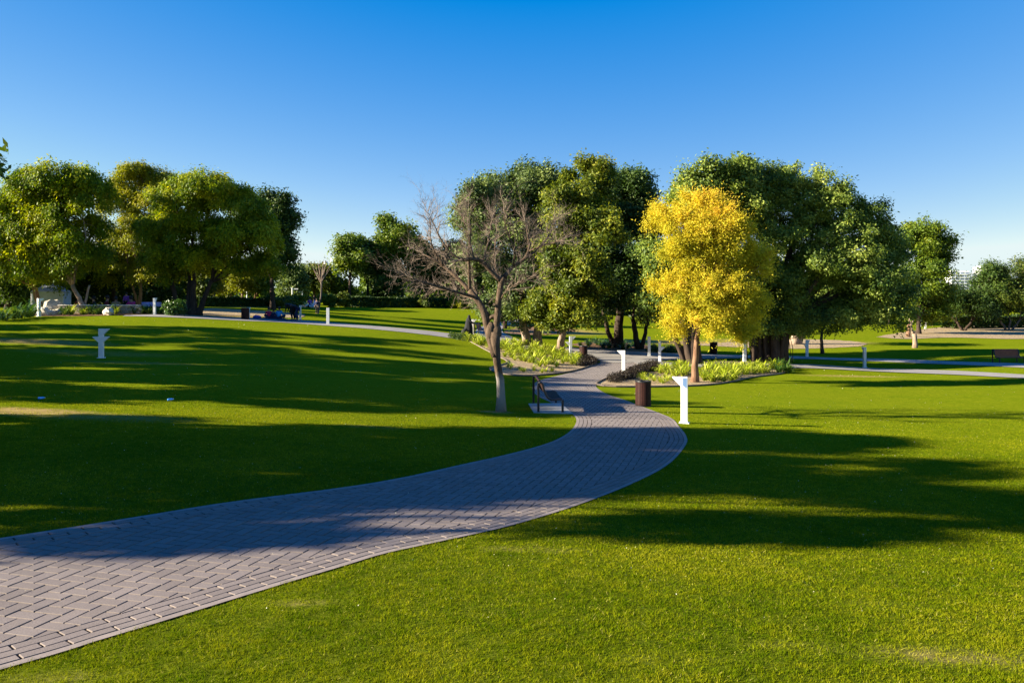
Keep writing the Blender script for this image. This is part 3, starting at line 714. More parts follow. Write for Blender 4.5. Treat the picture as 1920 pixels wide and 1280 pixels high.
def all_trees():
    # --- the left acacias
    tree('acacia_tree', 'spreading acacia at the far left with straight brown trunk behind the white lamp post', (80, 586),
         [(60, 395, 70, 62), (5, 450, 62, 75), (95, 460, 62, 60), (45, 500, 70, 45), (-40, 410, 60, 70), (-60, 500, 60, 50)], 90000, .95, .25, L_ACACIA, BARK_RED, 'droop', .28, seed=21, aspect=.42)
    tree('acacia_tree', 'tall acacia with a pale leaning trunk in front of the stone planter wall', (168, 587),
         [(105, 345, 62, 38), (150, 375, 50, 42), (125, 430, 62, 50), (75, 420, 45, 45), (150, 490, 52, 42), (95, 510, 60, 40), (60,370,30,25)], 90000, .9, .25, L_ACACIA, BARK_PALE, 'droop', .2, seed=22, aspect=.42,
         stems=[((.1, -.5), (-1.3, -.4), .22), ((-.4, -.4), (.1, -.2), .12)])
    tree('acacia_tree', 'olive yellow acacia with a warm forked trunk, between its two larger neighbours', (262, 579),
         [(262, 350, 52, 36), (225, 390, 40, 45), (285, 400, 50, 50), (250, 450, 55, 50), (225, 505, 38, 40), (290, 500, 42, 45), (262, 330, 30, 16), (300,345,25,22)], 75000, .9, .25, L_OLIVE, BARK_RED, 'droop', .2, seed=23, aspect=.4,
         stems=[((0, 0), (-.9, 0), .13), ((0, 0), (.1, .1), .2)])
    tree('acacia_tree', 'broad acacia with several dark stems right of the stone planter wall', (352, 590),
         [(378, 358, 75, 36), (330, 385, 55, 40), (435, 385, 52, 40), (300, 440, 40, 30), (350, 440, 70, 42), (425, 450, 70, 46), (480, 455, 52, 55), (330, 490, 45, 38), (400, 490, 60, 32), (490, 505, 45, 30), (300, 500, 25, 25)],
         150000, .85, .25, L_ACACIA, BARK_DARK, 'droop', .3, seed=24, aspect=.42, depth=.8,
         stems=[((-.6, 0), (-1.6, .2), .26), ((0, .1), (.1, .3), .3), ((.5, 0), (.6, -.1), .33), ((.9, .1), (2.2, 0), .24)], flare=1.9)
    tree('evergreen_tree', 'dark tree rising behind the right end of the broad acacia', (512, 580),
         [(500, 400, 22, 28), (528, 410, 20, 35), (515, 460, 36, 50), (480, 430, 36, 45), (530, 490, 22, 35), (460, 400, 36, 30)], 40000, 1.1, .36, L_DARK, BARK_DARK, 'clump', .3, seed=25)
    # --- middle group
    tree('ficus_tree', 'tall grey-green tree with two pale ridged trunks behind the leafless tree', (997, 647),
         [(985, 355, 60, 45), (925, 385, 62, 45), (1030, 370, 50, 50), (895, 440, 50, 55), (960, 450, 70, 60), (905, 510, 50, 50), (985, 530, 65, 45), (940, 575, 40, 28), (1010, 590, 36, 30), (885, 400, 30, 34)],
         110000, .75, .23, L_TEAL, BARK_PALE, 'clump', .3, seed=31, stems=[((-.35, 0), (-.8, 0), .34), ((.4, .2), (.5, .3), .36)], flare=1.35, lobed=.16)
    tree('ficus_tree', 'yellow-green tree with one pale ridged trunk in the left planting bed', (1050, 658),
         [(1100, 350, 48, 48, -1), (1075, 400, 55, 50, -3), (1110, 440, 50, 50, -4), (1060, 480, 48, 45, -3.5), (1100, 520, 55, 45, -4.5), (1055, 560, 50, 40, -2.5), (1085, 590, 45, 36, -4.5), (1025, 590, 30, 30), (1130, 330, 25, 25), (1040,610,28,22)],
         100000, .62, .23, L_YGREEN, BARK_PALE, 'clump', .27, seed=32, flare=1.6, lobed=.16)
    tree('ficus_tree', 'dark green tree with a forked black trunk behind the middle bed', (1156, 652),
         [(1165, 370, 45, 42), (1190, 420, 42, 60), (1140, 430, 50, 60), (1160, 500, 60, 50, -5), (1130, 560, 50, 36, -6), (1180, 560, 45, 36, -6), (1195, 355, 22, 22)], 80000, .8, .25, L_DARK, BARK_DARK, 'clump', .35, seed=33,
         stems=[((0, 0), (.3, 0), .42), ((-.3, 0), (-1.2, 0), .2)])
    tree('ficus_tree', 'dark tree with slim forked trunk just left of the yellow tree', (1197, 655),
         [(1215, 430, 35, 45), (1222, 500, 34, 45), (1200, 555, 40, 36), (1232, 580, 28, 34), (1215,380,18,22)], 45000, .75, .24, L_TEAL, BARK_DARK, 'clump', .26, seed=34, stems=[((0, 0), (-.5, 0), .25), ((.2, 0), (.8, 0), .18)])
    # --- banyans
    def roots(mb, rng):
        for k in range(34):
            x = rng.uniform(-1.25, 1.5); y = rng.uniform(-.8, .8); r = rng.uniform(.03, .16)
            p = [(x + rng.normal(0, .05), y + rng.normal(0, .05), z) for z in np.linspace(-.1, 4.2, 7)]
            mb.tube(p, [r * 1.3] + [r] * 6, 7)
        for x in (-1.55, -1.48, 1.7, 1.62):
            p = [(x + rng.normal(0, .02), rng.uniform(-.4, .4), z) for z in np.linspace(-.1, 3.6, 7)]; mb.tube(p, .025, 5)
    tree('banyan_tree', 'giant dark banyan with a thick trunk of hanging roots right of the yellow tree', (1440, 680),
         [(1500, 360, 75, 50), (1430, 375, 60, 55), (1565, 395, 62, 55), (1400, 430, 45, 60), (1480, 450, 85, 70), (1590, 465, 70, 65), (1640, 430, 40, 45), (1540, 530, 100, 60), (1630, 540, 62, 60), (1450, 540, 60, 60),
          (1450, 600, 52, 36), (1540, 600, 75, 36), (1640, 595, 55, 36), (1415, 602, 36, 32), (1490, 615, 50, 28), (1665, 480, 25, 30), (1675,560,30,40)],
         240000, .6, .19, L_FICUS, BARK_DARK, 'clump', .6, seed=41, depth=.8,
         stems=[((-.7, 0), (-1.2, 0), .5), ((0, .2), (.1, .3), .62), ((.8, 0), (1.2, 0), .48), ((.3, -.5), (.4, -.6), .35)], extra=roots, flare=1.25, twigs=90, lobed=.14, fork=.42)
    tree('banyan_tree', 'banyan with a twisted trunk standing behind the yellow tree', (1290, 682),
         [(1335, 355, 66, 48), (1300, 400, 40, 50), (1375, 400, 50, 50), (1330, 470, 60, 60), (1250, 510, 36, 50), (1245, 570, 36, 38), (1330, 560, 70, 50), (1390, 330, 30, 22)],
         90000, .7, .22, L_FICUS, BARK_DARK, 'clump', .42, seed=42, stems=[((.3, 0), (-.5, 0), .32), ((.4, 0), (.3, .2), .42), ((-.1, .1), (-1.4, .1), .2)], lobed=.16)
    # --- yellow tree
    tree('yellow_tree', 'feathery golden yellow tree with one slim bare trunk', (1302, 717),
         [(1308, 395, 42, 30), (1278, 425, 36, 34), (1345, 425, 42, 36), (1380, 445, 36, 32), (1272, 480, 38, 40), (1325, 480, 60, 50), (1390, 500, 46, 42), (1280, 545, 52, 46), (1350, 550, 60, 48), (1395, 560, 38, 40),
          (1425, 490, 22, 16), (1275, 600, 34, 30), (1320, 605, 44, 30), (1375, 600, 40, 34), (1400,625,22,18), (1240,415,22,22)],
         240000, .48, .13, L_YELLOW, BARK_RED, 'feather', .17, seed=51, aspect=.3, flare=1.55, fork=.5, twigs=110, depth=.85, lobed=.04)
    # --- right side
    tree('evergreen_tree', 'tall rounded olive green tree right of the banyan', (1722, 626),
         [(1728, 438, 34, 24), (1712, 470, 44, 34), (1755, 470, 28, 28), (1730, 515, 56, 38), (1715, 560, 46, 34), (1752, 560, 30, 36), (1730, 590, 36, 18), (1680,540,25,30)],
         60000, 1.0, .32, L_MID, BARK_DARK, 'clump', .3, seed=61)
    tree('evergreen_tree', 'low dark tree with forked trunk at the sand strip, before the white hotel', (1806, 620),
         [(1785, 563, 40, 24), (1828, 572, 38, 20), (1770, 580, 34, 22), (1845, 585, 30, 18), (1862, 520, 28, 26), (1855, 545, 32, 26)], 30000, 1.0, .28, L_DARK, BARK_DARK, 'clump', .26, seed=62,
         stems=[((0, 0), (-1, 0), .2), ((0, 0), (1.2, 0), .2)], fork=.25)
    tree('evergreen_tree', 'light green tree with several thin stems at the right edge behind the bench', (1888, 620),
         [(1890, 545, 45, 32), (1925, 520, 36, 36), (1860, 570, 34, 24), (1915, 575, 40, 24), (1945, 560, 36, 36)], 30000, .95, .27, L_BG, BARK_GREY, 'clump', .2, seed=63, stems=[((0, 0), (-1, 0), .17), ((.2, 0), (.5, 0), .16), ((.5, 0), (1.8, 0), .15)], fork=.25)
    tree('young_tree', 'small dark tree hidden under the right side of the banyan crown', (1541, 663), [(1548, 590, 34, 26), (1530, 600, 28, 20)], 7000, .6, .2, L_FICUS, BARK_DARK, 'clump', .16, seed=64)
    tree('old_tree', 'tree with a thick pale leaning trunk behind the banyan', (1488, 645), [(1500, 560, 50, 30), (1530, 570, 40, 28)], 9000, .9, .25, L_FICUS, BARK_PALE, 'clump', .5, seed=65, stems=[((0, 0), (.9, 0), .62)], flare=1.2, lobed=.15)

def bg_trees():
    rows = [  # base px, crown px: x, y, rx, rz, material, label
     ((15, 580), (15, 520, 62, 55), L_DARK, 'shady tree at the left edge behind the tall strap plants', BARK_DARK),
     ((125, 576), (120, 510, 55, 55), L_DARK, 'dark tree behind the left end of the planter wall', BARK_DARK),
     ((215, 576), (215, 500, 50, 60), L_DARK, 'dark tree behind the seated group on the left', BARK_DARK),
     ((305, 575), (305, 505, 48, 60), L_DARK, 'dark tree behind the gap between the two big acacias', BARK_DARK),
     ((372, 573), (372, 525, 26, 34), L_BG, 'small tree with thin stems just right of the big acacia trunk', BARK_GREY),
     ((403, 573), (403, 525, 22, 28), L_BGY, 'slim bright yellow-green tree with straight trunk left of the dark bin', BARK_GREY),
     ((433, 571), (432, 520, 24, 32), L_BGY, 'bright yellow-green tree above the dark bin', BARK_GREY),
     ((453, 573), (455, 528, 22, 32), L_BGY, 'yellow-green tree with a pale forked trunk behind the dark bin', BARK_PALE),
     ((477, 573), (480, 525, 26, 36), L_MID, 'small green tree with a brown trunk above the seated children', BARK_RED),
     ((548, 571), (545, 535, 28, 28), L_TEAL, 'grey-green tree behind the pair of white posts', BARK_DARK),
     ((590, 570), (592, 525, 44, 30), L_BG, 'low rounded olive tree below the open sky', BARK_DARK),
     ((632, 571), (632, 548, 26, 22), L_MID, 'small bushy tree right of the bare sapling', BARK_DARK),
     ((655, 573), (655, 480, 34, 40), L_MID, 'leafy tree beside the pale round tower', BARK_DARK),
     ((690, 572), (690, 500, 30, 50), L_DARK, 'dark narrow tree right of the pale round tower', BARK_DARK),
     ((755, 574), (752, 455, 44, 58), L_MID, 'tall green tree left of the leafless tree', BARK_DARK),
     ((720, 573), (722, 520, 36, 44), L_DARK, 'dark lower tree at the foot of the tall green tree', BARK_DARK),
     ((800, 574), (800, 515, 44, 50), L_DARK, 'dark tree behind the left limbs of the leafless tree', BARK_DARK),
     ((855, 575), (855, 510, 44, 56), L_DARK, 'dark tree behind the middle of the leafless tree', BARK_DARK),
     ((905, 576), (905, 520, 40, 46), L_MID, 'green tree behind the fork of the leafless tree', BARK_DARK),
     ((965, 580), (965, 520, 50, 50), L_DARK, 'far tree behind the two pale ridged trunks', BARK_DARK),
     ((1035, 584), (1035, 520, 48, 56), L_DARK, 'far tree behind the yellow-green tree', BARK_DARK),
     ((1110, 588), (1110, 525, 50, 56), L_DARK, 'far tree seen through the middle group', BARK_DARK),
     ((1180, 590), (1180, 530, 46, 52), L_DARK, 'far tree behind the slim forked trunk', BARK_DARK),
     ((1255, 592), (1255, 535, 46, 50), L_DARK, 'far tree hidden by the yellow tree', BARK_DARK),
     ((1600, 604), (1600, 545, 44, 46), L_DARK, 'far tree behind the lower right of the banyan', BARK_DARK),
     ((1665, 608), (1668, 545, 34, 46), L_MID, 'far tree between the banyan and the olive tree', BARK_DARK),
     ((1775, 603), (1778, 572, 28, 22), L_BG, 'small pale tree below the white hotel', BARK_GREY),
     ((1840, 602), (1845, 575, 34, 20), L_BG, 'low light tree behind the dark hedge on the right', BARK_GREY),
     ((1865, 600), (1866, 546, 26, 34), L_DARK, 'feathery dark tree in front of the right end of the hotel', BARK_DARK),
     ((1915, 602), (1918, 555, 32, 36), L_BG, 'tree at the right edge beyond the hedge', BARK_GREY)]
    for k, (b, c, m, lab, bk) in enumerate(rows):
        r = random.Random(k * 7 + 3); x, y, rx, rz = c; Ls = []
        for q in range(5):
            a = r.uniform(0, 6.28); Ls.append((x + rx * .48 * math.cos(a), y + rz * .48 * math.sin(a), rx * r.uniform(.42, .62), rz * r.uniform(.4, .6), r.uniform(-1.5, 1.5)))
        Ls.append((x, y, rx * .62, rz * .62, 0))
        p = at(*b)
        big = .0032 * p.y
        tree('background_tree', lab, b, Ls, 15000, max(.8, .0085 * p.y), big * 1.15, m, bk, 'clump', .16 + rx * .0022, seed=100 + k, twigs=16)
def shadow_trees():
    """the grove beyond the left edge of the photo whose long shadows cross the lawn"""
    spots = [  # x, y, height, radius, label
     (-23, 8.5, 13.0, 3.6, 'tree left of the view that shades the near bend of the path'),
     (-27.5, 15.6, 13.5, 2.5, 'narrow tree left of the view beyond the tallest one'),
     (-38, 28.5, 13.5, 4.0, 'broad tree left of the view behind the dark one'),
     (-44, 35.5, 14.5, 4.3, 'rearmost broad tree left of the view'),
     (-26, 16.7, 13.2, 2.3, 'tall bare-stemmed tree left of the view with a high small crown'),
     (-31, 10.3, 15.0, 4.3, 'tallest tree of the grove left of the view'),
     (-27, 13.0, 11.5, 3.0, 'slender tree left of the view behind the smaller one'),
     (-22, 13.2, 10.0, 3.6, 'smaller tree left of the view beside the tallest one'),
     (-41, 9.0, 16.5, 4.4, 'tree at the back of the grove left of the view'),
     (-32, 22.8, 12.5, 4.3, 'tree left of the view shading the middle of the left lawn'),
     (-23.6, 28.6, 9.6, 4.6, 'dark tree whose branch tip reaches in at the upper left edge'),
     (-35, 33.5, 13.0, 4.4, 'low tree left of the view beyond the dark one'),
     (-40, 38.0, 14.0, 4.8, 'tree left of the view near the stone planter'),
     (-48, 49.5, 15.0, 4.3, 'large tree left of the view behind the stone planter side'),
     (-45, 43.5, 14.5, 4.6, 'farthest tree of the grove left of the view')]
    for k, (x, y, h, r, lab) in enumerate(spots):
        rr = random.Random(k + 50); z = th(x, y); L = []
        m = 17
        for q in range(m):
            a = q * 2.4 + rr.random(); t = (q + .5) / m; z_lo = 8.4 if lab.startswith('tall bare-stemmed') else 2.8; zz = z_lo + (h - 1.6 - z_lo) * t; w = r * (.75 if .15 < t < .8 else .5)
            L.append((math.cos(a) * w * .7, math.sin(a) * w * .62, zz, r * rr.uniform(.22, .36), r * rr.uniform(.2, .33), r * rr.uniform(.15, .26)))
        if lab.startswith('dark tree whose'): L += [(4.95, -.6, 4.45 - z, .5, .4, .35), (4.2, -.5, 4.3 - z, .7, .6, .5), (3.2, -.4, 4.0 - z, 1.0, 1.0, .8)]
        tree('grove_tree', lab, (x, y, z), L, 19000 if y > 22 else 17000, .55, .32, L_DARK if k % 2 else L_MID, BARK_GREY, 'clump', .28, seed=200 + k, px=False, twigs=70)

def bare_tree():
    rng = random.Random(77); b = at(939, 771); e = empty('leafless_tree', b, 'leafless tree with a wide fan of bare twigs beside the near bench', 'tree')
    s = b.y / F; mb = MB(); tw = MB()
    def P(px, py, dy=0.0): return Vector(((px - 960) * s - b.x, dy, -(py - HY) * s - b.z))
    def chain(pts, r0, r1, sides=9, out=mb):
        n = len(pts); Q = []
        for i in range(n - 1):
            for k in range(3):
                t = k / 3; p0, p1, p2, p3 = pts[max(i - 1, 0)], pts[i], pts[i + 1], pts[min(i + 2, n - 1)]
                Q.append(.5 * ((2 * p1) + (p2 - p0) * t + (2 * p0 - 5 * p1 + 4 * p2 - p3) * t * t + (3 * p1 - p0 - 3 * p2 + p3) * t ** 3))
        Q.append(pts[-1]); m = len(Q)
        out.tube(Q, [r0 + (r1 - r0) * (i / (m - 1)) ** .85 for i in range(m)], sides, True, .05, rng, lobes=.05 if r0 > .06 else 0); return Q
    tr = [P(939, 778), P(939, 745), P(938, 715), P(932, 680), P(929, 650), P(928, 622)]
    mb.tube(tr, [.22, .15, .133, .128, .145, .18], 16, True, .04, rng, lobes=.08)
    mb.ball(P(920, 620, .0), (.17, .15, .3), 12, 9, .08, rng); mb.ball(P(931, 622, .0), (.19, .16, .26), 12, 9, .08, rng)
    LIMBS = [  # points, r0, r1
     ([P(929, 668), P(918, 632, .05), P(906, 582, .1), P(893, 560, .1), P(880, 545, .2)], .15, .1),
     ([P(929, 625), P(932, 600), P(935, 565, -.1), P(940, 530, -.1), P(945, 520, -.1)], .13, .1),
     ([P(915, 600, .1), P(925, 592), P(932, 598)], .07, .06),
     # left sweep
     ([P(880, 545, .2), P(855, 520, .4), P(830, 500, .6), P(808, 484, .7), P(788, 474, .9)], .085, .02),
     ([P(880, 545, .2), P(880, 510), P(880, 470, -.3), P(884, 438, -.5), P(882, 412, -.6)], .07, .014),
     ([P(890, 557, .1), P(850, 545, -.6), P(800, 530, -1.1), P(785, 526, -1.3), P(765, 516, -1.5)], .06, .01),
     ([P(893, 560, .1), P(870, 556, .9), P(840, 545, 1.4), P(800, 540, 1.9)], .045, .01),
     ([P(830, 500, .6), P(810, 465, .4), P(806, 440, .2), P(806, 412, .1)], .04, .008),
     # centre dark limb
     ([P(940, 528, -.1), P(920, 508, -.2), P(905, 492, -.3), P(890, 487, -.5), P(872, 489, -.6)], .085, .06),
     ([P(872, 489, -.6), P(850, 478, -.7), P(830, 450, -.8), P(820, 428, -.9), P(808, 403, -1)], .045, .008),
     ([P(890, 487, -.5), P(880, 450, -.4), P(870, 415, -.3), P(862, 390, -.2)], .035, .008),
     ([P(905, 492, -.3), P(915, 455, .2), P(918, 428, .6), P(923, 405, .8)], .04, .008),
     # right limb
     ([P(945, 520, -.1), P(962, 500, .1), P(982, 486, .3), P(992, 465, .4), P(990, 440, .5), P(986, 414, .6)], .085, .014),
     ([P(982, 486, .3), P(1010, 465, .5), P(1030, 440, .7), P(1036, 425, .8), P(1040, 408, .8)], .05, .008),
     ([P(962, 500, .1), P(965, 470, -.4), P(950, 435, -.6), P(945, 400, -.8)], .05, .008),
     ([P(992, 470, .4), P(1020, 460, -.3), P(1036, 458, -.8), P(1048, 454, -1)], .035, .008),
     ([P(940, 560, -.1), P(950, 545, -.8), P(975, 530, -1.1), P(1005, 520, -1.3)], .03, .008),
     ([P(915, 590, .1), P(905, 575, .9), P(892, 555, 1.3), P(880, 520, 1.6), P(870, 480, 1.7)], .06, .01),
     ([P(932, 590), P(938, 560, .8), P(935, 525, 1.2), P(925, 480, 1.5), P(930, 430, 1.6)], .05, .01)]
    tips = []
    for pts, r0, r1 in LIMBS:
        Q = chain(pts, r0, r1); tips.append((Q, r0, r1))
    ctr = P(915, 560)
    def twig(p, d, L, r, lev):
        pts = [p]; q = p.copy(); dd = d.copy(); n = 3
        for i in range(n):
            dd = (dd + Vector((rng.gauss(0, .16), rng.gauss(0, .16), rng.gauss(.03, .12)))).normalized(); q = q + dd * L / n; pts.append(q.copy())
        r_ = r * .66; tw.tube(pts, [r_, r_ * .8, r_ * .6, r_ * .35], 4 if lev < 3 else 3, False)
        if lev >= 4: return
        k = (3, 3, 3, 2)[lev]
        for _ in range(k):
            i = rng.choice((1, 2, 3)); nd = (dd + Vector((rng.gauss(0, .55), rng.gauss(0, .55), rng.gauss(.05, .45)))).normalized()
            twig(pts[i], nd, L * rng.uniform(.55, .85), r * .58, lev + 1)
    for Q, r0, r1 in tips[3:]:
        m = len(Q)
        for i in range(2, m):
            if rng.random() < .85 or i == m - 1:
                t = (Q[i] - Q[i - 1]).normalized(); out = (Q[i] - ctr).normalized()
                d = (t * .5 + out * .7 + Vector((rng.gauss(0, .45), rng.gauss(0, .45), rng.gauss(.1, .4)))).normalized()
                [twig(Q[i], (d + Vector((rng.gauss(0, .4), rng.gauss(0, .4), rng.gauss(.05, .3)))).normalized(), rng.uniform(.28, .56), .013 + .1 * (r0 + (r1 - r0) * i / m) * .3, 1) for _ in range(3)]
        twig(Q[-1], (Q[-1] - Q[-2]).normalized(), .6, r1, 0)
    mb.build('trunk', BARK_BARE, e, smooth=True); tw.build('twigs', TWIG, e)
def sapling(name, label, base, pts, r, spread, seed, hgt=1.6):
    rng = random.Random(seed); b = at(*base); e = empty(name, b, label, 'tree'); s = b.y / F; mb = MB()
    Q = [Vector(((x - 960) * s - b.x, 0, -(y - HY) * s - b.z)) for x, y in pts]; mb.tube([Q[0] - Vector((0, 0, .1))] + Q, [r * 1.1] + [r * (1 - .45 * i / len(Q)) for i in range(len(Q))], 8, True, .05, rng)
    tw = MB()
    for k in range(spread):
        p = Q[-1] if k % 2 else Q[-2].lerp(Q[-1], rng.random()); d = Vector((rng.gauss(0, .3), rng.gauss(0, .3), 1)).normalized()
        tw.tube([p, p + d * hgt * .5, p + d * hgt * rng.uniform(.6, 1) + Vector((rng.gauss(0, .1), 0, 0))], [r * .3, r * .2, r * .07], 4)
    mb.build('trunk', BARK_GREY, e, smooth=True); tw.build('twigs', TWIG, e)
def stump_tree():
    b = at(1714, 652); e = empty('pruned_tree', b, 'small pruned tree with a crooked pale trunk and stubby branches on the right lawn', 'tree'); s = b.y / F; mb = MB(); rng = random.Random(4)
    P = lambda x, y, d=0.: Vector(((x - 960) * s - b.x, d, -(y - HY) * s - b.z))
    mb.tube([P(1715, 656), P(1715.5, 645), P(1715, 632), P(1714, 625)], [.3, .24, .2, .2], 10, True, .06, rng)
    mb.tube([P(1714, 627), P(1710, 619), P(1708, 610), P(1709, 604)], [.17, .12, .1, .08], 8, True, .06, rng)
    for a, c, r in (((1709, 606), (1705, 600), .06), ((1705, 601), (1702, 602), .05), ((1705, 601), (1705, 597), .05), ((1709, 605), (1713, 601), .06), ((1712, 602), (1711, 598), .04)):
        mb.tube([P(*a), P(*c)], [r, r * .7], 6)
    mb.build('trunk', BARK_PALE, e, smooth=True)
    b = at(1702, 632); e = empty('pale_stump', b, 'short sunlit tree stump at the left end of the sand strip', 'tree stump'); mb = MB()
    mb.tube([(0, 0, -.1), (.05, 0, .5), (.1, 0, 1.0), (.12, 0, 1.6)], [.32, .27, .25, .2], 10, True, .06, rng); mb.build('trunk', BARK_RED, e, smooth=True)
all_trees(); bg_trees(); shadow_trees(); bare_tree(); stump_tree()
sapling('bare_sapling', 'thin bent bare sapling standing in front of the far trees', (596, 588), [(596, 588), (599, 572), (602, 555), (603, 535), (602, 530)], .12, 16, 5, 3.2)

# ------------------------------------------------------------------ plants, hedges and bushes
def strap_mesh(name, n, ln, wd, seed, mat, up=.9):
    rng = np.random.default_rng(seed); V = []; Fc = []; T = []
    for k in range(n):
        a = rng.random() * 6.283; L = ln * rng.uniform(.6, 1.15); w = wd * rng.uniform(.7, 1.2); th0 = rng.uniform(.6, 1.35); bend = rng.uniform(1.5, 2.9)
        x0, y0 = rng.normal(0, .07, 2) * ln; p = np.array([x0, y0, 0.0]); tnt = np.clip(rng.normal(.48, .3), 0, 1); seg = 5; b = len(V)
        for i in range(seg + 1):
            t = i / seg; ww = w * (.55 + .9 * t if t < .4 else .91 * (1 - ((t - .4) / .6) ** 1.7)) + .001
            sx, sy = -math.sin(a) * ww / 2, math.cos(a) * ww / 2
            V.append((p[0] + sx, p[1] + sy, p[2])); V.append((p[0] - sx, p[1] - sy, p[2])); T += [tnt, tnt]
            el = th0 - bend * t * t; p = p + np.array([math.cos(a) * math.cos(el), math.sin(a) * math.cos(el), math.sin(el)]) * L / seg
            if i < seg: Fc.append((b + 2 * i, b + 2 * i + 1, b + 2 * i + 3, b + 2 * i + 2))
    me = fast_mesh(name, np.array(V), np.array(Fc), 4, mat, {'tint': np.array(T)}); d = me.data; bpy.data.objects.remove(me); return d
STR = [strap_mesh('strap_leaves', 46, .74, .055, s, L_STRAP) for s in (1, 2, 3)]
STD = [strap_mesh('strap_leaves', 44, .78, .07, s, L_STRAPD) for s in (4, 5)]
def ground_hit(poly, n, rng, mind):
    P = np.array(gpts(poly)); lo, hi = P.min(0), P.max(0); out = []; tries = 0
    while len(out) < n and tries < n * 300:
        tries += 1; q = (rng.uniform(lo[0], hi[0]), rng.uniform(lo[1], hi[1])); c = False; j = len(P) - 1
        for i in range(len(P)):
            if (P[i][1] > q[1]) != (P[j][1] > q[1]) and q[0] < (P[j][0] - P[i][0]) * (q[1] - P[i][1]) / (P[j][1] - P[i][1]) + P[i][0]: c = not c
            j = i
        if c and all((q[0] - o[0]) ** 2 + (q[1] - o[1]) ** 2 > mind ** 2 for o in out): out.append(q)
    return out
def strap_bed(poly, n, meshes, label, group, seed, sc=(.8, 1.25), mind=.35):
    rng = random.Random(seed)
    for q in ground_hit(poly, n, rng, mind):
        o = bpy.data.objects.new('strap_leaf_plant', rng.choice(meshes)); C.objects.link(o)
        o.location = (q[0], q[1], th(*q) + .03); o.rotation_euler = (0, 0, rng.random() * 6.28); k = rng.uniform(*sc); o.scale = (k, k, k * rng.uniform(.85, 1.1))
        tag(o, label, 'plant', group)
strap_bed([(930,650),(950,643),(1010,650),(1060,661),(1085,672),(1088,684),(1050,691),(1015,690),(985,684),(955,673),(940,668)], 84, STR, 'yellow-green strap-leaved plant in the bed left of the path', 'strap-leaved plants in the bed left of the path', 1, mind=.42)
strap_bed([(868,632),(900,638),(925,652),(925,662),(905,650),(875,640)], 20, STR, 'yellow-green strap-leaved plant in the narrow end of the left bed', 'strap-leaved plants in the narrow end of the left bed', 2, mind=.5)
strap_bed([(955,686),(1000,694),(1050,697),(1040,700),(985,699),(950,692)], 10, STR, 'small sparse plant on the bare sand of the left bed', 'sparse plants on the sand of the left bed', 3, (.4, .7), .6)
strap_bed([(1235,690),(1290,688),(1288,706),(1270,709),(1235,702)], 22, STR, 'sunlit strap-leaved plant left of the yellow tree trunk', 'strap-leaved plants left of the yellow tree trunk', 4, mind=.42)
strap_bed([(1312,690),(1400,689),(1455,690),(1462,697),(1420,702),(1385,708),(1370,716),(1325,718),(1312,708)], 62, STR, 'strap-leaved plant right of the yellow tree trunk', 'strap-leaved plants right of the yellow tree trunk', 5, (.85, 1.35), .45)
strap_bed([(1205,706),(1262,712),(1255,720),(1225,722),(1200,716)], 12, STR, 'small plant on the sand behind the near bin', 'small plants on the sand behind the near bin', 6, (.5, .8), .5)
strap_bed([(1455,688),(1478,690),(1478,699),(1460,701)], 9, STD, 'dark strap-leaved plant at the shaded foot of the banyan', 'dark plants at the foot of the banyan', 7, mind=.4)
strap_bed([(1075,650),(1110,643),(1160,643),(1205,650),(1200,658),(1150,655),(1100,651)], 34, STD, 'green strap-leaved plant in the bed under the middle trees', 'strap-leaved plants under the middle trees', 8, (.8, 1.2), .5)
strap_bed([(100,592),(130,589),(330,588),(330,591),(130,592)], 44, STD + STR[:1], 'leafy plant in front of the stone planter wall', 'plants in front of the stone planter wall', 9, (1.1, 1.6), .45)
strap_bed([(-30,603),(0,600),(45,596),(58,594),(58,596),(0,603)], 14, [strap_mesh('strap_leaves', 26, 1.5, .15, 31, L_STRAPD), strap_mesh('strap_leaves', 26, 1.5, .15, 32, L_STRAPD)], 'tall spiky strap-leaved plant at the left edge of the lawn', 'tall spiky plants at the left edge', 10, (.9, 1.3), .7)
def mound_cover(name, poly, n, label, seed, mat=None, h=.36, ls=.1):
    rng = np.random.default_rng(seed); r2 = random.Random(seed); pts = np.array(ground_hit(poly, max(30, n // 130), r2, .12))
    idx = rng.integers(0, len(pts), n); r = rng.uniform(.22, .38, len(pts)); u = unit(rng.normal(size=(n, 3))); u[:, 2] = np.abs(u[:, 2])
    rr = rng.random(n) ** .4; P = np.zeros((n, 3)); P[:, :2] = pts[idx] + u[:, :2] * (r[idx] * rr)[:, None]
    P[:, 2] = TH(P[:, 0], P[:, 1]) + .03 + u[:, 2] * h * rr * (.7 + .6 * (r[idx] / .38))
    co, f = leaf_quads(P, unit(rng.normal(size=(n, 3)) * .8 + u), u + rng.normal(size=(n, 3)) * .5, ls * rng.uniform(.6, 1.3, n), ls * .45 * np.ones(n))
    o = fast_mesh(name, co, f, 4, mat or L_PURPLE, {'tint': np.repeat(np.clip(rng.normal(.5, .2, n), 0, 1), 4)}); return tag(o, label, 'ground cover', kind='stuff')
mound_cover('purple_ground_cover', [(1083,668),(1095,668),(1118,680),(1112,686),(1086,687)], 9000, 'low dark purple ground cover at the right end of the left bed', 1)
mound_cover('purple_ground_cover', [(1140,715),(1150,712),(1180,700),(1215,686),(1232,684),(1232,695),(1205,704),(1172,714),(1150,719)], 16000, 'dark purple ground cover along the left edge of the right bed', 2)
mound_cover('dark_ground_cover', [(845,629),(870,633),(905,645),(880,641),(845,634)], 5000, 'dark low ground cover in shade at the tip of the left bed', 3, L_HEDGE, .35)
mound_cover('dark_ground_cover', [(1215,650),(1285,655),(1285,664),(1215,661)], 8000, 'dark ground cover in the shade under the slim trees', 4, L_HEDGE, .4)
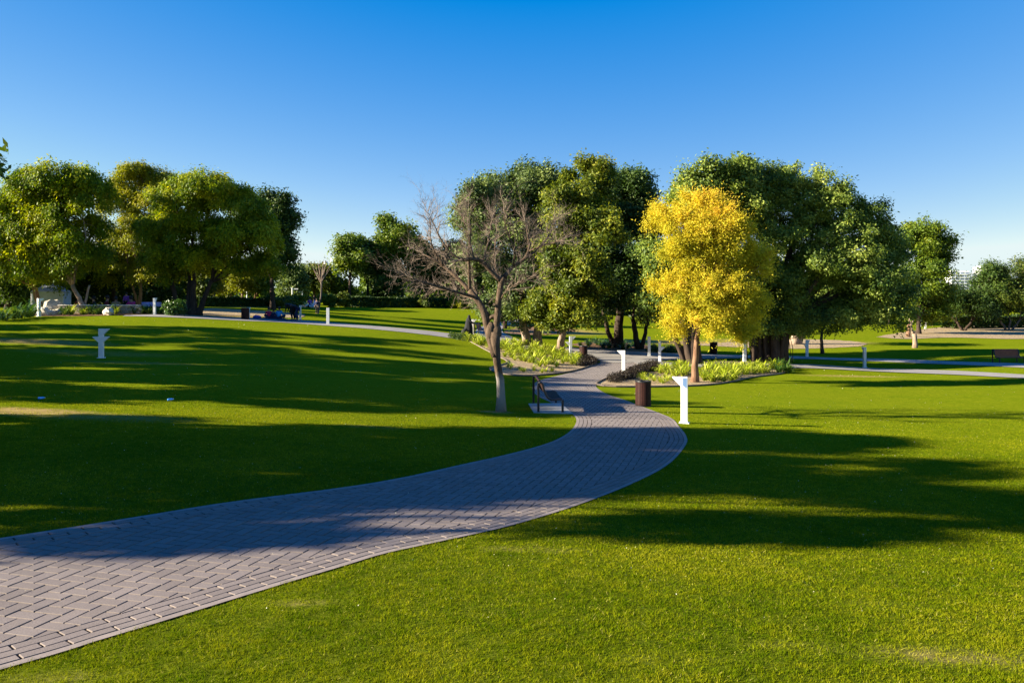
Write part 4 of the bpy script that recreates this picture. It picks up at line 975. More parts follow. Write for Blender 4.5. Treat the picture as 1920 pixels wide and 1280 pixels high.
def hedge(label, a, b, w, h, n, mat, seed, ls=.3, name='hedge'):
    rng = np.random.default_rng(seed); A = np.array(at(*a))[:2]; B = np.array(at(*b))[:2]; t = rng.random(n); ax = (B - A) / np.linalg.norm(B - A); pn = np.array([-ax[1], ax[0]])
    off = rng.uniform(-1, 1, n); zz = rng.random(n); side = rng.random(n) < .6
    off = np.where(side, np.sign(off) * (1 - .12 * rng.random(n)), off); zz = np.where(side, zz, 1 - .1 * rng.random(n))
    P = np.zeros((n, 3)); P[:, :2] = A + (B - A) * t[:, None] + pn * (off * w / 2)[:, None]
    hh = h * (.85 + .3 * vnoise(P[:, 0], P[:, 1], .5, seed)); P[:, 2] = TH(P[:, 0], P[:, 1]) + zz * hh
    co, f = leaf_quads(P, unit(rng.normal(size=(n, 3))), rng.normal(size=(n, 3)), ls * rng.uniform(.6, 1.3, n), ls * .6 * np.ones(n))
    return tag(fast_mesh(name, co, f, 4, mat, {'tint': np.repeat(np.clip(rng.normal(.45, .2, n), 0, 1), 4)}), label, 'hedge')
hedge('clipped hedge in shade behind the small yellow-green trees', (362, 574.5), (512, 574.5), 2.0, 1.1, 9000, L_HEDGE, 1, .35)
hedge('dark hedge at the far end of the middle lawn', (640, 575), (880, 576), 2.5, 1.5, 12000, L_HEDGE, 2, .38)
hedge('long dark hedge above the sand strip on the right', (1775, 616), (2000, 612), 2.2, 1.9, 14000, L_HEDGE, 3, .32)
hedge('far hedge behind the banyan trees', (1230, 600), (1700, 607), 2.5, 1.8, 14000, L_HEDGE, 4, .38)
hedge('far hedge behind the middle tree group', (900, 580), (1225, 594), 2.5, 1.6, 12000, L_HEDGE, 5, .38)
def bush(label, base, rx, rz, mat, seed, n=5000, k=4):
    rng = np.random.default_rng(seed); b = at(*base); s = b.y / F; r = random.Random(seed); L = []
    for q in range(k): L.append((r.uniform(-.5, .5) * rx * s, r.uniform(-.4, .4) * rx * s, rz * s * r.uniform(.5, 1.2), rx * s * .55, rx * s * .5, rz * s * .6))
    co, f, t, cc = crown(L, n, max(.35, rx * s * .28), .0028 * b.y, 'clump', rng); co[:, 2] = np.maximum(co[:, 2], .01)
    e = fast_mesh('bush', co, f, 4, mat, {'tint': np.repeat(t, 4)}); e.location = b; return tag(e, label, 'bush')
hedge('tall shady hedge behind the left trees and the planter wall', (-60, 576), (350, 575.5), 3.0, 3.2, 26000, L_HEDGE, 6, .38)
bush('pale green bush left of the pair of white posts', (513, 577), 12, 15, L_BG, 1)
bush('lowest pale green bush of the far cluster', (524, 578), 10, 10, L_BG, 2)
bush('pale green bush right of the lowest one', (540, 577), 13, 15, L_BG, 3)
bush('dark green bush beneath the white posts', (558, 576), 14, 12, L_MID, 4)
bush('green bush right of the far picnic group', (612, 576), 15, 13, L_MID, 5)
bush('sunlit bush behind the bare sapling', (640, 576), 18, 15, L_BG, 6)
bush('bright bush under the twigs of the leafless tree', (800, 577), 14, 10, L_BG, 7)
bush('olive bush left of the fork of the leafless tree', (855, 578), 16, 11, L_OLIVE, 8)
bush('yellow-green bush behind the leafless tree fork', (880, 579), 12, 7, L_BGY, 9)
bush('pale bush at the left of the sand strip', (1765, 604), 14, 10, L_BG, 10)
bush('dark bush right of the big acacia trunk', (330, 592), 20, 14, L_STRAPD, 11, 5000)
def far_wood():
    rng = np.random.default_rng(8); n = 90000; az = rng.uniform(-.78, .78, n); d = rng.uniform(235, 300, n); X = az * d; g = TH(X, d)
    h = 6.5 + 5 * vnoise(X, d * 0 + 3, .05, 3) + 3 * vnoise(X, d * 0 + 9, .17, 4)
    h = np.where(((az > .5) & (az < .64)) | ((az > -.3) & (az < -.19)), h * .4, h)
    Z = g + h * rng.random(n) ** .7
    co, f = leaf_quads(np.stack([X, d, Z], -1), unit(rng.normal(size=(n, 3)) + np.array([0, -.3, .3])), rng.normal(size=(n, 3)), rng.uniform(.8, 2.0, n), rng.uniform(.6, 1.3, n))
    tag(fast_mesh('distant_trees', co, f, 4, L_MID, {'tint': np.repeat(np.clip(rng.normal(.35, .2, n), 0, 1), 4)}), 'far belt of trees along the horizon', 'woodland', kind='stuff')
far_wood()
def litter():
    rng = np.random.default_rng(12); n = 5500; Y = 7 + 60 * rng.random(n) ** .8; X = (rng.random(n) * 2 - 1) * .66 * Y
    k = ~inside_path(X, Y) | (rng.random(n) < .25); k &= (vnoise(X, Y, .12, 5) + vnoise(X, Y, .5, 6) * .5) * rng.random(n) > .28; X, Y = X[k], Y[k]; n = len(X)
    P = np.stack([X, Y, TH(X, Y) + .035], -1); s = rng.uniform(.014, .034, n) * (.45 + Y / 38)
    co, f = leaf_quads(P, unit(rng.normal(size=(n, 3)) * .35 + np.array([0, 0, 1])), rng.normal(size=(n, 3)), s, s * .6)
    tag(fast_mesh('fallen_leaves', co, f, 4, leafmat('fallen_leaf', [(0, (.45, .38, .2)), (1, (.75, .7, .5))], .1), {'tint': np.repeat(rng.random(n), 4)}), 'pale fallen leaves scattered over the lawn', 'fallen leaves', kind='stuff')
litter()

# ------------------------------------------------------------------ lamp posts, bins, benches
def lamp_post(label, px, py, rz=0.0, H=1.46, wings=((1, 180),), panel=True, w=.2, arm=.27, dist=None):
    b = at(px, py) if dist is None else Vector(((px - 960) / F * dist, dist, th((px - 960) / F * dist, dist)))
    e = empty('lamp_post', b, label, 'lamp post', 'white steel path lamps', rz)
    m = MB(); m.box((0, 0, H / 2), (w, w * .8, H), bev=.006); m.build('column', WHITE, e)
    m = MB(); m.box((0, 0, .012), (w + .11, w * .8 + .11, .03), bev=.004)
    for sx in (-1, 1):
        for sy in (-1, 1): m.lathe([(.012, .02), (.012, .04), (0, .042)], 8, (sx * (w / 2 + .035), sy * (w * .4 + .035), 0))
    m.build('base_plate', WHITE, e)
    for tier, ang in wings:
        z1 = H - .002 if tier else H * .73; z0 = z1 - .29; hw = w * .4 - .004; m = MB(); a = R(ang); x0 = (w / 2 if ang % 180 == 0 else w * .4) - .003
        P = [(x0, -hw, z0), (x0, -hw, z1), (x0 + arm, -hw, z1), (x0 + arm, -hw, z1 - .025)]; Q = [(x, -y, z) for x, y, z in P]
        vs = [(x * math.cos(a) - y * math.sin(a), x * math.sin(a) + y * math.cos(a), z) for x, y, z in P + Q]
        m.add(vs, [(0, 3, 2, 1), (4, 5, 6, 7), (0, 4, 7, 3), (1, 2, 6, 5), (3, 7, 6, 2), (0, 1, 5, 4)]); m.build('wing', WHITE, e)
    if panel:
        m = MB(); hw = w * .31; y = -w * .4 - .003; m.add([(-hw + .025, y, H - .27), (hw + .02, y, H - .36), (hw + .02, y, H - .03), (-hw + .025, y, H - .03), (-hw + .025, y + .05, H - .27), (hw + .02, y + .05, H - .36), (hw + .02, y + .05, H - .03), (-hw + .025, y + .05, H - .03)],
              [(0, 1, 2, 3), (0, 4, 5, 1), (1, 5, 6, 2), (2, 6, 7, 3), (3, 7, 4, 0)]); m.build('lamp_panel', PANEL, e)
    return e
lamp_post('tall white lamp post with blue glass panel, at the bend right of the near bin', 1283, 793, R(-17), 1.46, ((1, 180),), w=.21)
lamp_post('white lamp post at the left side of the right planting bed', 1169, 703, R(-12), 1.45, ((1, 180),), panel=False, w=.2)
lamp_post('shaded white lamp post with V-shaped wings alone on the left lawn', 190, 671, R(8), 1.45, ((0, 0), (0, 180), (1, 0)), panel=False, w=.22)
lamp_post('white lamp post beside the rocks at the left end of the planter wall', 73, 593, R(-35), 1.45, ((1, 90),), panel=False, w=.24)
lamp_post('white lamp post among the plants near the big acacia trunk', 290, 590, 0, 1.45, ((1, 90),), panel=False, w=.2)
lamp_post('small white lamp post just behind the far left bin', 466, 596, 0, 1.0, ((1, 90),), panel=False, w=.22)
lamp_post('white lamp post behind the bending person', 563, 599, 0, 1.4, ((1, 90),), panel=False, w=.18)
lamp_post('white lamp post standing alone on the long far path', 615, 608, R(4), 1.45, ((1, 90),), panel=False, w=.24)
lamp_post('white lamp post behind the woman in black', 886, 627, 0, 1.35, ((1, 0),), panel=False, w=.18)
lamp_post('distant white lamp post before the dark hedge', 729, 572, 0, 1.5, ((1, 0), (1, 180)), panel=False, w=.26)
lamp_post('lamp post with opposed wings behind the left bed, left of the red-brown bin', 1070, 668, R(6), 1.45, ((1, 0), (0, 180)), panel=False, w=.19)
0 and lamp_post('thin lamp post hidden beside the pale ridged trunk', 1055, 664, 0, 1.3, ((1, 0),), panel=False, w=.1)
lamp_post('shaded lamp post left of the yellow tree with a lower wing', 1237, 678, R(-10), 1.45, ((0, 0), (1, 90)), panel=False, w=.19)
lamp_post('faint shaded lamp post under the slim forked tree', 1217, 668, 0, 1.5, ((1, 90),), panel=False, w=.2)
lamp_post('shaded lamp post between the yellow tree and the banyan trunk', 1396, 679, R(5), 1.6, ((1, 180),), panel=False, w=.22)
lamp_post('blue-white shaded lamp post on the upper path right of the banyan', 1513, 669, R(4), 1.45, ((1, 0), (0, 180)), panel=False, w=.21, arm=.12)
lamp_post('shaded lamp post between the two right-hand paths', 1621, 689, R(3), 1.5, ((1, 90),), panel=False, w=.2)
lamp_post('distant winged lamp post in the shade above the sand strip', 1735, 616, 0, 1.6, ((1, 0), (1, 180), (0, 0)), panel=False, w=.24, arm=.36)

def bin_(label, px, py, H=.98, rad=.27, dark=False, rz=0.0):
    b = at(px, py); e = empty('litter_bin', b, label, 'bin', 'slatted litter bins', rz); m = MB(); n = 26
    for k in range(n):
        a = 2 * math.pi * k / n; m.box((math.cos(a) * rad, math.sin(a) * rad, H * .5 + .02), (.018, 2 * math.pi * rad / n * .8, H - .06), a, .003)
    m.build('slats', BINB, e)
    m = MB(); m.lathe([(rad - .02, .03), (rad - .02, H - .03), (rad - .045, H - .03), (rad - .045, .3), (0, .3)], 28); m.build('liner', LINER, e)
    m = MB(); m.lathe([(rad - .06, H - .05), (rad - .06, H), (rad + .012, H + .004), (rad + .018, H - .012), (rad + .016, H - .045), (rad - .01, H - .045)], 30); m.build('rim', BLACK, e)
    m = MB(); m.lathe([(rad - .02, 0), (rad + .014, 0), (rad + .014, .045), (rad - .02, .05)], 28); m.build('base_ring', BLACK, e); return e
bin_('near dark brown slatted bin on the grass at the path edge', 1206, 761, .98, .29)
bin_('red-brown bin behind the left planting bed', 1094, 674, .98)
bin_('small distant bin beside the pale far path', 947, 616, 1.0)
bin_('dark bin in the shade of the big acacia on the left', 460, 599, 1.05, .34)
bin_('black bin seen under the yellow tree crown', 1338, 664, 1.0, .3)
def bench(label, origin, rz, L=2.1, BROWN=BROWN):
    e = empty('park_bench', origin, label, 'bench', 'slatted park benches', rz)      # seat runs along Y, the sitter faces +X
    prof = [(0.0, 1.0), (.07, 1.03), (.13, .98), (.16, .88), (.19, .76), (.235, .64), (.29, .53), (.37, .455), (.47, .425), (.58, .43), (.70, .445), (.79, .445), (.83, .42)]
    Q = smooth_line(prof, 60)
    s = np.concatenate([[0], np.cumsum(np.linalg.norm(np.diff(Q, axis=0), axis=1))])
    def slats(s0, s1, name):
        m = MB(); st = np.arange(s0, s1 - .03, .047)
        for a in st:
            p = [np.array([np.interp(t, s, Q[:, k]) for k in (0, 1)]) for t in (a, a + .044)]; d = p[1] - p[0]; c = (p[0] + p[1]) / 2; an = math.atan2(d[1], d[0])
            from mathutils import Matrix
            m.box((c[0], L / 2, c[1]), (.044, L - .1, .022), 0, .003, Matrix.Rotation(-an, 3, 'Y'))
        m.build(name, BROWN, e)
    k = s[-1] * .52; slats(.02, k, 'backrest'); slats(k + .005, s[-1], 'seat')
    for y in (.0, L):
        m = MB(); pts = [(x, y, z - .012) for x, z in Q[::3]]; m.tube(pts, .036, 8); m.build('side_frame', BLACK, e, True)
        m = MB(); m.box((-.01, y, .505), (.075, .075, 1.01), bev=.008); m.box((-.01, y, .006), (.11, .11, .012)); m.build('leg', BLACK, e)
        m = MB(); m.box((.83, y, .205), (.075, .075, .41), bev=.008); m.box((.83, y, .006), (.11, .11, .012)); m.build('leg', BLACK, e)
    m = MB(); m.box((.45, L / 2, .392), (.04, L, .04)); m.build('rail', BLACK, e); return e
_a = at(1010, 773.5); _far = at(999.5, 757.5); _dir = (_far - _a); _L = math.hypot(_dir.x, _dir.y)
bench('dark bench seen end-on beside the leafless tree at the path bend', _a + Vector((0, 0, .03)), math.atan2(_dir.y, _dir.x) - math.pi / 2, min(_L, 2.3), BENCHD)
_a = at(1862, 680); bench('brown bench facing us across the right lawn', _a, math.pi * 1.5 + R(2), 1.9).location = at(1861, 679.5)
_a = at(890, 628); bench('black bench beside the woman in the long black robe', _a, R(-8), 1.8)

# ------------------------------------------------------------------ stone planter, rocks, tent, posts
def planter():
    A, B = at(98, 589), at(300, 588); A.y += 1.2; B.y += 1.2; e = empty('planter_wall', (A.x, A.y, th(A.x, A.y)), 'low rubble stone planter wall with a pale cap behind the plants', 'wall')
    L = B.x - A.x; m = MB(); rng = random.Random(3)
    for r in range(3):
        x = 0
        while x < L:
            w = rng.uniform(.25, .6); m.box((x + w / 2, rng.uniform(-.03, .03), .12 + r * .22), (w - .02, .5, .21), rng.uniform(-.04, .04), .03); x += w
    o = m.build('stonework', WALLM, e); m = MB(); m.box((L / 2, -.02, .72), (L + .1, .62, .07), 0, .01); m.build('cap', CAPM, e)
planter()
def rock(label, px, py, r, seed, dy=0.0):
    rng = random.Random(seed); b = at(px, py); b.y += dy; m = MB(); m.ball((0, 0, r[2] * .6), r, 11, 8, .16, rng); o = m.build('rock', STONE); o.location = b; o.rotation_euler = (0, 0, rng.random() * 3); return tag(o, label, 'rock', 'pale garden rocks')
rock('largest pale rock left of the planter wall', 91, 588, (.9, .6, .75), 1, .8)
rock('pale rock just behind the left white lamp post', 80, 592, (.45, .4, .45), 2, .3)
rock('flat pale rock at the foot of the left plants', 100, 591, (.6, .4, .3), 3)
rock('pale rock half hidden by plants, left of the leaning trunk', 108, 591, (.4, .35, .35), 4)
rock('pale rock in front of the planter, right of the leaning trunk', 203, 591, (.6, .4, .4), 5)
rock('small pale rock near the left rocks at the soil edge', 66, 592, (.3, .3, .25), 6)
def tent():
    b = at(60, 585); b.y += 3; s = b.y / F; e = empty('white_tent', (b.x, b.y, th(b.x, b.y)), 'white fabric tent in the shade between the left trees', 'tent', rz=.2)
    m = MB(); m.box((0, 0, .9), (2.6, 2.0, 1.8), 0, .02); m.build('walls', TENTC, e)
    m = MB(); m.add([(-1.42, -1.1, 1.78), (1.42, -1.1, 1.78), (1.42, 1.1, 1.78), (-1.42, 1.1, 1.78), (0, 0, 2.7)], [(0, 1, 4), (1, 2, 4), (2, 3, 4), (3, 0, 4), (3, 2, 1, 0)]); m.build('roof', TENTC, e)
    m = MB(); [m.tube([(x, y, 0), (x, y, 1.8)], .03, 6) for x in (-1.33, 1.33) for y in (-1.04, 1.04)]; m.build('poles', WHITE, e)
tent()
def post(label, px, base_py, top_py, r=.07, arm=0.0, dist=None):
    b = at(px, base_py) if dist is None else Vector(((px - 960) / F * dist, dist, th((px - 960) / F * dist, dist)))
    s = b.y / F; H = -(top_py - HY) * s - b.z; e = empty('white_post', b, label, 'post'); m = MB(); m.tube([(0, 0, 0), (0, 0, H)], r, 8); m.build('pole', WHITE, e)
    if arm:
        m = MB(); m.box((arm / 2, 0, H - .12 - .1), (abs(arm), .09, .14)); m.build('arm', WHITE, e)
post('left of two white posts with short arms behind the bending person', 548, 572, 539, .1, .9)
post('right of two white posts with short arms behind the bending person', 567, 572, 545, .08, -1.0)
post('thin white post with an arm behind the small trees above the bin', 463, 570, 534, .09, -.9)
post('thin white post under the left of the small yellow-green trees', 358, 570, 548, .08)
post('white post standing between the acacia trunks', 324, 573, 523, .1)
def globe_lamp():
    b = at(1726, 612); s = b.y / F; H = -(568 - HY) * s - b.z; e = empty('street_lamp', b, 'white street lamp with a rounded head below the olive green tree', 'street lamp'); m = MB(); m.tube([(0, 0, 0), (0, 0, H)], .1, 8); m.build('pole', WHITE, e)
    m = MB(); m.ball((-.3, 0, H - .55), (.34, .3, .28), 12, 8); m.build('lamp_head', WHITE, e)
globe_lamp()

# ------------------------------------------------------------------ far buildings
BW_ = simple('building_white', (.78, .78, .8), .7, .06, .05, 0); BG_ = simple('building_glass', (.16, .2, .26), .2, .2, .1, 0, spec=.6); BT = simple('tower_blue', (.5, .6, .72), .4, .1, .05, 0)
def hotel():
    d = 880; s = d / F; X = (1832 - 960) * s; g = th(X, d); e = empty('hotel_building', (X, d, g), 'distant white hotel with rows of balconies behind the right trees', 'building'); s = d / F
    def blk(x0, x1, ytop, y0, nm):
        cx = ((x0 + x1) / 2 - 960) * s - X; w = (x1 - x0) * s; H = -(ytop - HY) * s - g; m = MB(); m.box((cx, y0, H / 2), (w, 16, H), 0); wl = m.build('wall', BW_, e)
        fl = int(H / 3.3); m = MB(); bal = MB()
        for f in range(fl):
            z = H - 2.6 - f * 3.3
            if z < 8: break
            nb = max(1, int(w / 4.2))
            for k in range(nb):
                m2 = MB() if f < 6 else m; m2.box((cx - w / 2 + (k + .5) * w / nb, y0 - 8.05, z), (w / nb * .72, .3, 1.9), 0)
                if f < 6: m2.build('window', BG_, wl)
            b2 = MB(); b2.box((cx, y0 - 8.8, z - 1.25), (w, 1.5, .8), 0); b2.build('balcony', BW_, wl)
        tag(m.build('window', BG_, wl), kind='stuff')
    blk(1778, 1812, 508, 3, 'a'); blk(1812, 1832, 511, 8, 'b'); blk(1832, 1846, 501, 0, 'c'); blk(1846, 1892, 507, 5, 'd')
    m = MB(); m.box(((1839 - 960) * s - X, 0, -(499.5 - HY) * s - g), (5, 8, 1.6)); m.build('roof_block', BW_, e)
hotel()
def tower(label, px, ytop, wpx, d, mat):
    s = d / F; X = (px - 960) * s; g = th(X, d); e = empty('tower_building', (X, d, g), label, 'building'); r = wpx * s / 2; H = -(ytop - HY) * s - g
    m = MB(); m.lathe([(r, 0), (r, H), (r * .9, H), (r * .9, H + 1.5), (0, H + 1.5)], 28); m.build('shaft', mat, e, False)
    for k in range(14):
        m = MB(); a = 2 * math.pi * k / 14; m.box((math.cos(a) * (r + .1), math.sin(a) * (r + .1), H * .5), (.4, r * .18, H * .96), a); m.build('window_strip', BG_, e)
tower('pale round tower rising behind the trees left of centre', 628, 487, 17, 850, BT)
tower('tiny white rooftop left of the pale round tower', 611, 493, 8, 900, BW_)
tower('tiny white rooftop at the right end of the left trees', 562, 498, 8, 900, BW_)

# ------------------------------------------------------------------ people
def body(name, J, E, mat, parent, root=0, lev=1):
    me = bpy.data.meshes.new(name); me.from_pydata([j[0] for j in J], E, []); me.update(); me.materials.append(mat)
    o = bpy.data.objects.new(name, me); C.objects.link(o); o.parent = parent
    sk = o.modifiers.new('skin', 'SKIN'); sk.use_smooth_shade = True
    if not me.skin_vertices: 
        bpy.context.view_layer.objects.active = o
    for v, j in zip(me.skin_vertices[0].data, J): v.radius = (j[1], j[2] if len(j) > 2 else j[1]); v.use_root = False
    me.skin_vertices[0].data[root].use_root = True
    ss = o.modifiers.new('sub', 'SUBSURF'); ss.levels = lev; ss.render_levels = lev
    return o
def person(label, loc, rz, pose, shirt, trousers, hair=True, k=1.0, skin=None, group=None):
    e = empty('person', loc, label, 'person', group, rz); e.scale = (k, k, k)
    if pose == 'stand':
        J = {'pel': (0, 0, .95), 'che': (0, .01, 1.32), 'nec': (0, 0, 1.48), 'hea': (0, .02, 1.58), 'top': (0, .02, 1.69),
             'sl': (-.17, 0, 1.4), 'el': (-.23, 0, 1.13), 'wl': (-.22, .1, .9), 'sr': (.17, 0, 1.4), 'er': (.23, .02, 1.13), 'wr': (.2, .14, .92),
             'hl': (-.09, 0, .9), 'kl': (-.1, .04, .5), 'al': (-.1, 0, .09), 'tl': (-.1, .15, .04), 'hr': (.09, 0, .9), 'kr': (.1, -.02, .5), 'ar': (.11, -.08, .09), 'tr': (.11, .07, .04)}
    elif pose == 'sit':
        J = {'pel': (0, 0, .13), 'che': (0, .04, .48), 'nec': (0, .05, .63), 'hea': (0, .08, .73), 'top': (0, .08, .84),
             'sl': (-.17, .03, .55), 'el': (-.25, .12, .33), 'wl': (-.14, .32, .3), 'sr': (.17, .03, .55), 'er': (.25, .12, .33), 'wr': (.14, .32, .3),
             'hl': (-.1, .03, .12), 'kl': (-.3, .36, .3), 'al': (-.1, .55, .08), 'tl': (-.02, .66, .05), 'hr': (.1, .03, .12), 'kr': (.3, .36, .3), 'ar': (.1, .55, .08), 'tr': (.02, .66, .05)}
    else:
        J = {'pel': (0, -.12, .92), 'che': (0, .22, 1.12), 'nec': (0, .38, 1.14), 'hea': (0, .48, 1.1), 'top': (0, .57, 1.04),
             'sl': (-.17, .3, 1.1), 'el': (-.2, .42, .85), 'wl': (-.15, .5, .6), 'sr': (.17, .3, 1.1), 'er': (.2, .42, .85), 'wr': (.15, .5, .6),
             'hl': (-.09, -.1, .88), 'kl': (-.1, .06, .48), 'al': (-.1, -.03, .09), 'tl': (-.1, .12, .04), 'hr': (.09, -.1, .88), 'kr': (.1, .0, .48), 'ar': (.11, -.1, .09), 'tr': (.11, .05, .04)}
    rad = dict(pel=.13, che=.14, nec=.05, hea=.085, top=.06, sl=.06, el=.042, wl=.03, sr=.06, er=.042, wr=.03, hl=.09, kl=.06, al=.04, tl=.035, hr=.09, kr=.06, ar=.04, tr=.035)
    ED = [('pel', 'che'), ('che', 'nec'), ('nec', 'hea'), ('hea', 'top'), ('che', 'sl'), ('sl', 'el'), ('el', 'wl'), ('che', 'sr'), ('sr', 'er'), ('er', 'wr'), ('pel', 'hl'), ('hl', 'kl'), ('kl', 'al'), ('al', 'tl'), ('pel', 'hr'), ('hr', 'kr'), ('kr', 'ar'), ('ar', 'tr')]
    def mk(name, keys, eds, mat, grow):
        keys = list(keys); idx = {q: i for i, q in enumerate(keys)}; body(name, [(J[q], rad[q] * grow + (.012 if grow > 1 else 0)) for q in keys], [(idx[a], idx[b]) for a, b in eds if a in idx and b in idx], mat, e)
    # hands: palm and five short fingers at each wrist
    J2 = dict(J); ED2 = list(ED)
    for s, sg in (('l', -1), ('r', 1)):
        w = Vector(J['w' + s]); d = (w - Vector(J['e' + s])).normalized(); pm = w + d * .06; J['p' + s] = tuple(pm); rad['p' + s] = .03; ED.append(('w' + s, 'p' + s))
        side = d.cross(Vector((0, 1, 0))).normalized() if abs(d.y) < .9 else Vector((1, 0, 0))
        for q in range(5):
            f = pm + side * (q - 2) * .018 + d * (.09 if q else .04); J['f%s%d' % (s, q)] = tuple(f); rad['f%s%d' % (s, q)] = .008; ED.append(('p' + s, 'f%s%d' % (s, q)))
    mk('body', J.keys(), ED, skin or SKIN, 1.0)
    mk('shirt', ['pel', 'che', 'sl', 'el', 'wl', 'sr', 'er', 'wr'], ED, shirt, 1.12)
    mk('trousers', ['pel', 'hl', 'kl', 'al', 'hr', 'kr', 'ar'], ED, trousers, 1.15)
    if hair:
        h = Vector(J['hea']).lerp(Vector(J['top']), .6); m = MB(); m.ball(tuple(h + Vector((0, -.025, .015))), (.1, .11, .11), 12, 8, .03, random.Random(2)); m.build('hair', HAIR, e, True)
    m = MB(); h = Vector(J['hea']).lerp(Vector(J['top']), .35)
    m.ball(tuple(h + Vector((0, .095, -.01))), (.012, .018, .02), 6, 5)
    for sx in (-1, 1): m.ball(tuple(h + Vector((sx * .032, .083, .015))), .011, 6, 5)
    m.box(tuple(h + Vector((0, .082, -.045))), (.045, .012, .008)); m.build('face', simple('face_dark', (.15, .06, .04), .5), e, True)
    return e
def robed(label, loc, rz):
    e = empty('person', loc, label, 'person', None, rz)
    body('body', [((0, 0, .9), .14), ((0, .01, 1.3), .14), ((0, 0, 1.45), .06), ((0, .03, 1.55), .09), ((0, .03, 1.63), .07), ((-.16, 0, 1.36), .06), ((-.2, .2, 1.12), .045), ((-.12, .48, 1.02), .03), ((.16, 0, 1.36), .06), ((.2, .2, 1.12), .045), ((.12, .48, 1.02), .03)],
         [(0, 1), (1, 2), (2, 3), (3, 4), (1, 5), (5, 6), (6, 7), (1, 8), (8, 9), (9, 10)], SKIN, e)
    m = MB(); rng = random.Random(9); prof = [(.44, .02), (.42, .25), (.37, .6), (.3, .95), (.26, 1.2), (.21, 1.38), (.14, 1.5), (.13, 1.58), (.115, 1.67), (.06, 1.73), (0, 1.745)]; n = 30; vs = []; fs = []
    for i, (r, z) in enumerate(prof):
        for j in range(n):
            a = 2 * math.pi * j / n; fold = 1 + .06 * math.sin(a * 7 + z) * max(0, 1 - z / 1.3) + .04 * math.sin(a * 3); vs.append((r * fold * math.cos(a) * .85, r * fold * math.sin(a) + (.03 if z > 1.4 else 0) - .05 * (z < .6), z))
    for i in range(len(prof) - 1):
        for j in range(n): fs.append((i * n + j, i * n + (j + 1) % n, (i + 1) * n + (j + 1) % n, (i + 1) * n + j))
    m.add(vs, fs); m.build('robe', ABAYA, e, True)
    body('sleeve', [((0, 0, 1.32), .15), ((-.17, 0, 1.34), .09), ((-.21, .2, 1.1), .085), ((-.13, .45, 1.0), .09), ((.17, 0, 1.34), .09), ((.21, .2, 1.1), .085), ((.13, .45, 1.0), .09)], [(0, 1), (1, 2), (2, 3), (0, 4), (4, 5), (5, 6)], ABAYA, e)
    return e
robed('woman in a long black hooded robe standing beside the small bench', at(879, 627.5), R(-80))
def bag(label, loc, size, mat, seed=1):
    m = MB(); m.ball((0, 0, size[2] * .9), size, 12, 8, .07, random.Random(seed)); sx, sy, sz = size
    e = empty('bag', loc, label, 'bag'); m.build('pouch', mat, e, True); m = MB(); m.tube([(-sx * .5, 0, sz * 1.6), (-sx * .3, 0, sz * 2.3), (sx * .3, 0, sz * 2.3), (sx * .5, 0, sz * 1.6)], .012, 5); m.build('handle', mat, e)
bag('black bag on the ground behind the woman in the black robe', at(871, 627), (.3, .22, .26), ABAYA, 2)
person('seated child in red with back to us on the far path edge', at(504, 597.5), R(20), 'sit', REDC, NAVY, k=1.25)
person('seated child in navy between the red and the blue child', at(512, 598), R(-30), 'sit', NAVY, NAVY, k=1.05)
person('seated child in light blue at the right of the three', at(523, 598.5), R(-10), 'sit', BLUEC, NAVY, k=1.35)
person('person in black bending forward beside the white lamp post', at(549, 600), R(75), 'bend', ABAYA, ABAYA, k=1.35)
person('person in black standing close behind the bending one', at(556, 600.5), R(95), 'bend', ABAYA, NAVY, k=1.25)
person('person in dark clothes walking on the lawn under the bare sapling', at(594, 588), R(170), 'stand', NAVY, ABAYA, k=1.0)
person('far seated person in lime at the left of the picnic group', at(570, 576), 0, 'sit', LIME, WHITEC, k=1.5)
person('far seated person in purple in the picnic group', at(582, 576), R(40), 'sit', PURPLEC, NAVY, k=1.7)
person('far seated person in white in the picnic group', at(586, 577), R(180), 'sit', WHITEC, WHITEC, k=1.2)
person('far seated person in lavender in the picnic group', at(591, 577), R(100), 'sit', LAV, NAVY, k=1.7)
def P2(px, py, dy):
    b = at(px, py); return Vector((b.x * (b.y + dy) / b.y, b.y + dy, th(b.x * (b.y + dy) / b.y, b.y + dy)))
person('seated person in maroon left of the tan figure behind the planter', P2(199, 588, 3), R(-60), 'sit', MAROON, ABAYA, k=1.7)
person('seated person in a tan top with back to us behind the planter', P2(217, 588, 2.6), R(10), 'sit', TAN, PURPLEC, k=1.6)
person('person in purple standing in the shade behind the planter', P2(237, 588, 4), R(180), 'stand', PURPLEC, ABAYA, k=1.05)
person('seated person in bright pink behind the planter', P2(247, 588, 3.2), R(60), 'sit', PINK, ABAYA, k=1.7)
person('seated person in red left of the leaning trunk behind the planter', P2(150, 588, 3.5), R(180), 'sit', MAROON, ABAYA, k=1.7)
person('seated person in black just right of the leaning trunk', P2(178, 588, 3.4), R(120), 'sit', ABAYA, NAVY, k=1.6)
person('person in violet in the shade above the sand strip', at(1746, 612), R(180), 'stand', VIOLET, NAVY, k=1.1)
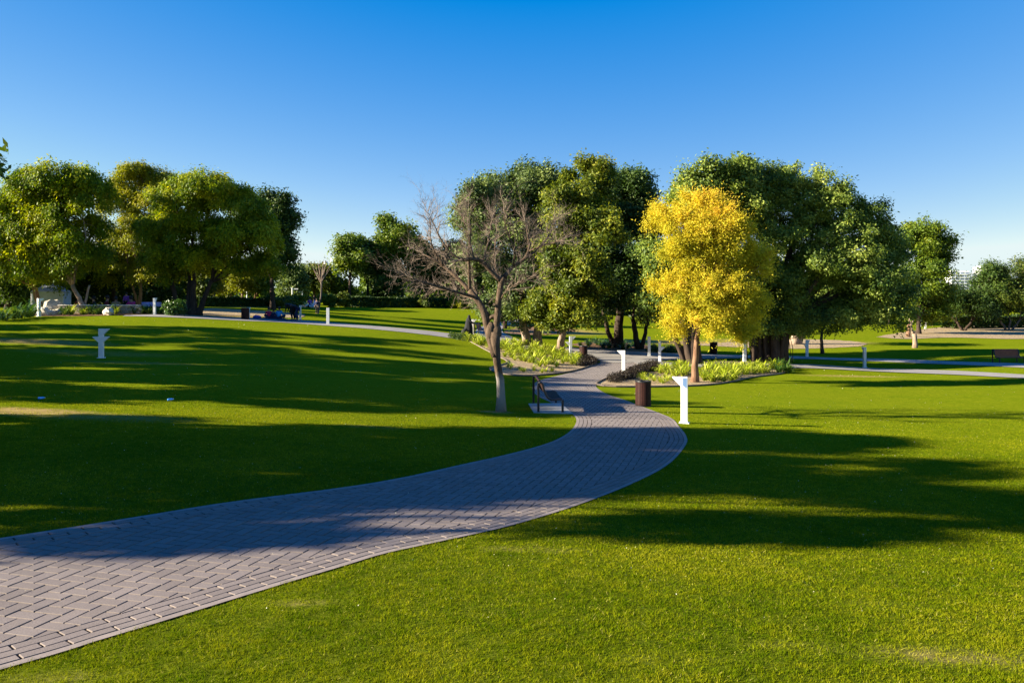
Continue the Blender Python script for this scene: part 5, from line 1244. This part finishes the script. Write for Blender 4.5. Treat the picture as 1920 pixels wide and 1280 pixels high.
def cover():
    b = P2(284, 588, 2.2); e = empty('covered_table', b, 'small table under a pale lavender cloth among the plants', 'table'); m = MB()
    m.box((0, 0, .98), (1.5, .8, .05), 0, .01); rng = random.Random(3)
    for q in range(4): m.tube([(-.6 + .4 * q + .2 * (q % 2), .3 if q > 1 else -.3, 0), (-.6 + .4 * q + .2 * (q % 2), .3 if q > 1 else -.3, .97)], .025, 6)
    m.build('table_frame', WHITE, e); m = MB(); n = 48; vs = []; fs = []
    for i, z in enumerate((1.02, 1.0, .8, .62)):
        for j in range(n):
            a = 2 * math.pi * j / n; k = 1 + (.05 * math.sin(a * 9) if i > 1 else 0); c, s_ = math.cos(a), math.sin(a); q = 1 / max(abs(c), abs(s_)) ** .8; vs.append((.78 * c * q * k, .43 * s_ * q * k, z))
    for i in range(3):
        for j in range(n): fs.append((i * n + j, i * n + (j + 1) % n, (i + 1) * n + (j + 1) % n, (i + 1) * n + j))
    fs.append(tuple(range(n))); m.add(vs, fs); m.build('cloth', LAV, e)
cover()
def blanket(label, px, py, sx, sy, mat, seed):
    b = at(px, py); rng = random.Random(seed); vs = []; fs = []; n = 8
    for i in range(n + 1):
        for j in range(n + 1):
            x = (i / n - .5) * sx; y = (j / n - .5) * sy; vs.append((x, y, th(b.x + x, b.y + y) - b.z + .06 + rng.uniform(0, .05)))
    for i in range(n):
        for j in range(n): fs.append((i * (n + 1) + j, (i + 1) * (n + 1) + j, (i + 1) * (n + 1) + j + 1, i * (n + 1) + j + 1))
    m = MB(); m.add(vs, fs); o = m.build('blanket', mat, smooth=True); o.location = b; so_ = o.modifiers.new('thick', 'SOLIDIFY'); so_.thickness = .02; tag(o, label, 'blanket')
blanket('navy picnic blanket under the three seated children', 512, 598, 2.2, 2.4, NAVY, 1)
blanket('dark blanket at the feet of the bending person', 542, 601, 1.8, 2.0, NAVY, 2)
bag('blue bag on the ground between the dark bin and the children', at(482, 598), (.4, .25, .2), cloth('cloth_royal', (.02, .05, .3)), 4)
def bottle(label, px, py, seed):
    b = at(px, py); e = empty('plastic_bottle', b + Vector((0, 0, .05)), label, 'bottle', 'discarded bottles on the left lawn', seed * .4); m = MB()
    from mathutils import Matrix
    g = simple('plastic_blue_%d' % seed, (.12, .4, .8), .15, .2, 9, .3, spec=.7)
    m.lathe([(0, -.15), (.055, -.145), (.06, -.1), (.055, 0), (.06, .06), (.025, .12), (.022, .14), (0, .14)], 12); m.build('bottle_body', g, e, True); m = MB(); m.lathe([(.024, .138), (.026, .16), (0, .165)], 10); m.build('cap', WHITE, e); e.rotation_euler = (0, R(88), seed * .4); e.scale = (.62, .62, .62)
bottle('crushed blue plastic bottle at the far left of the lawn', 78, 749, 1)
bottle('blue plastic bottle lying on the lawn left of centre', 320, 751.5, 2)
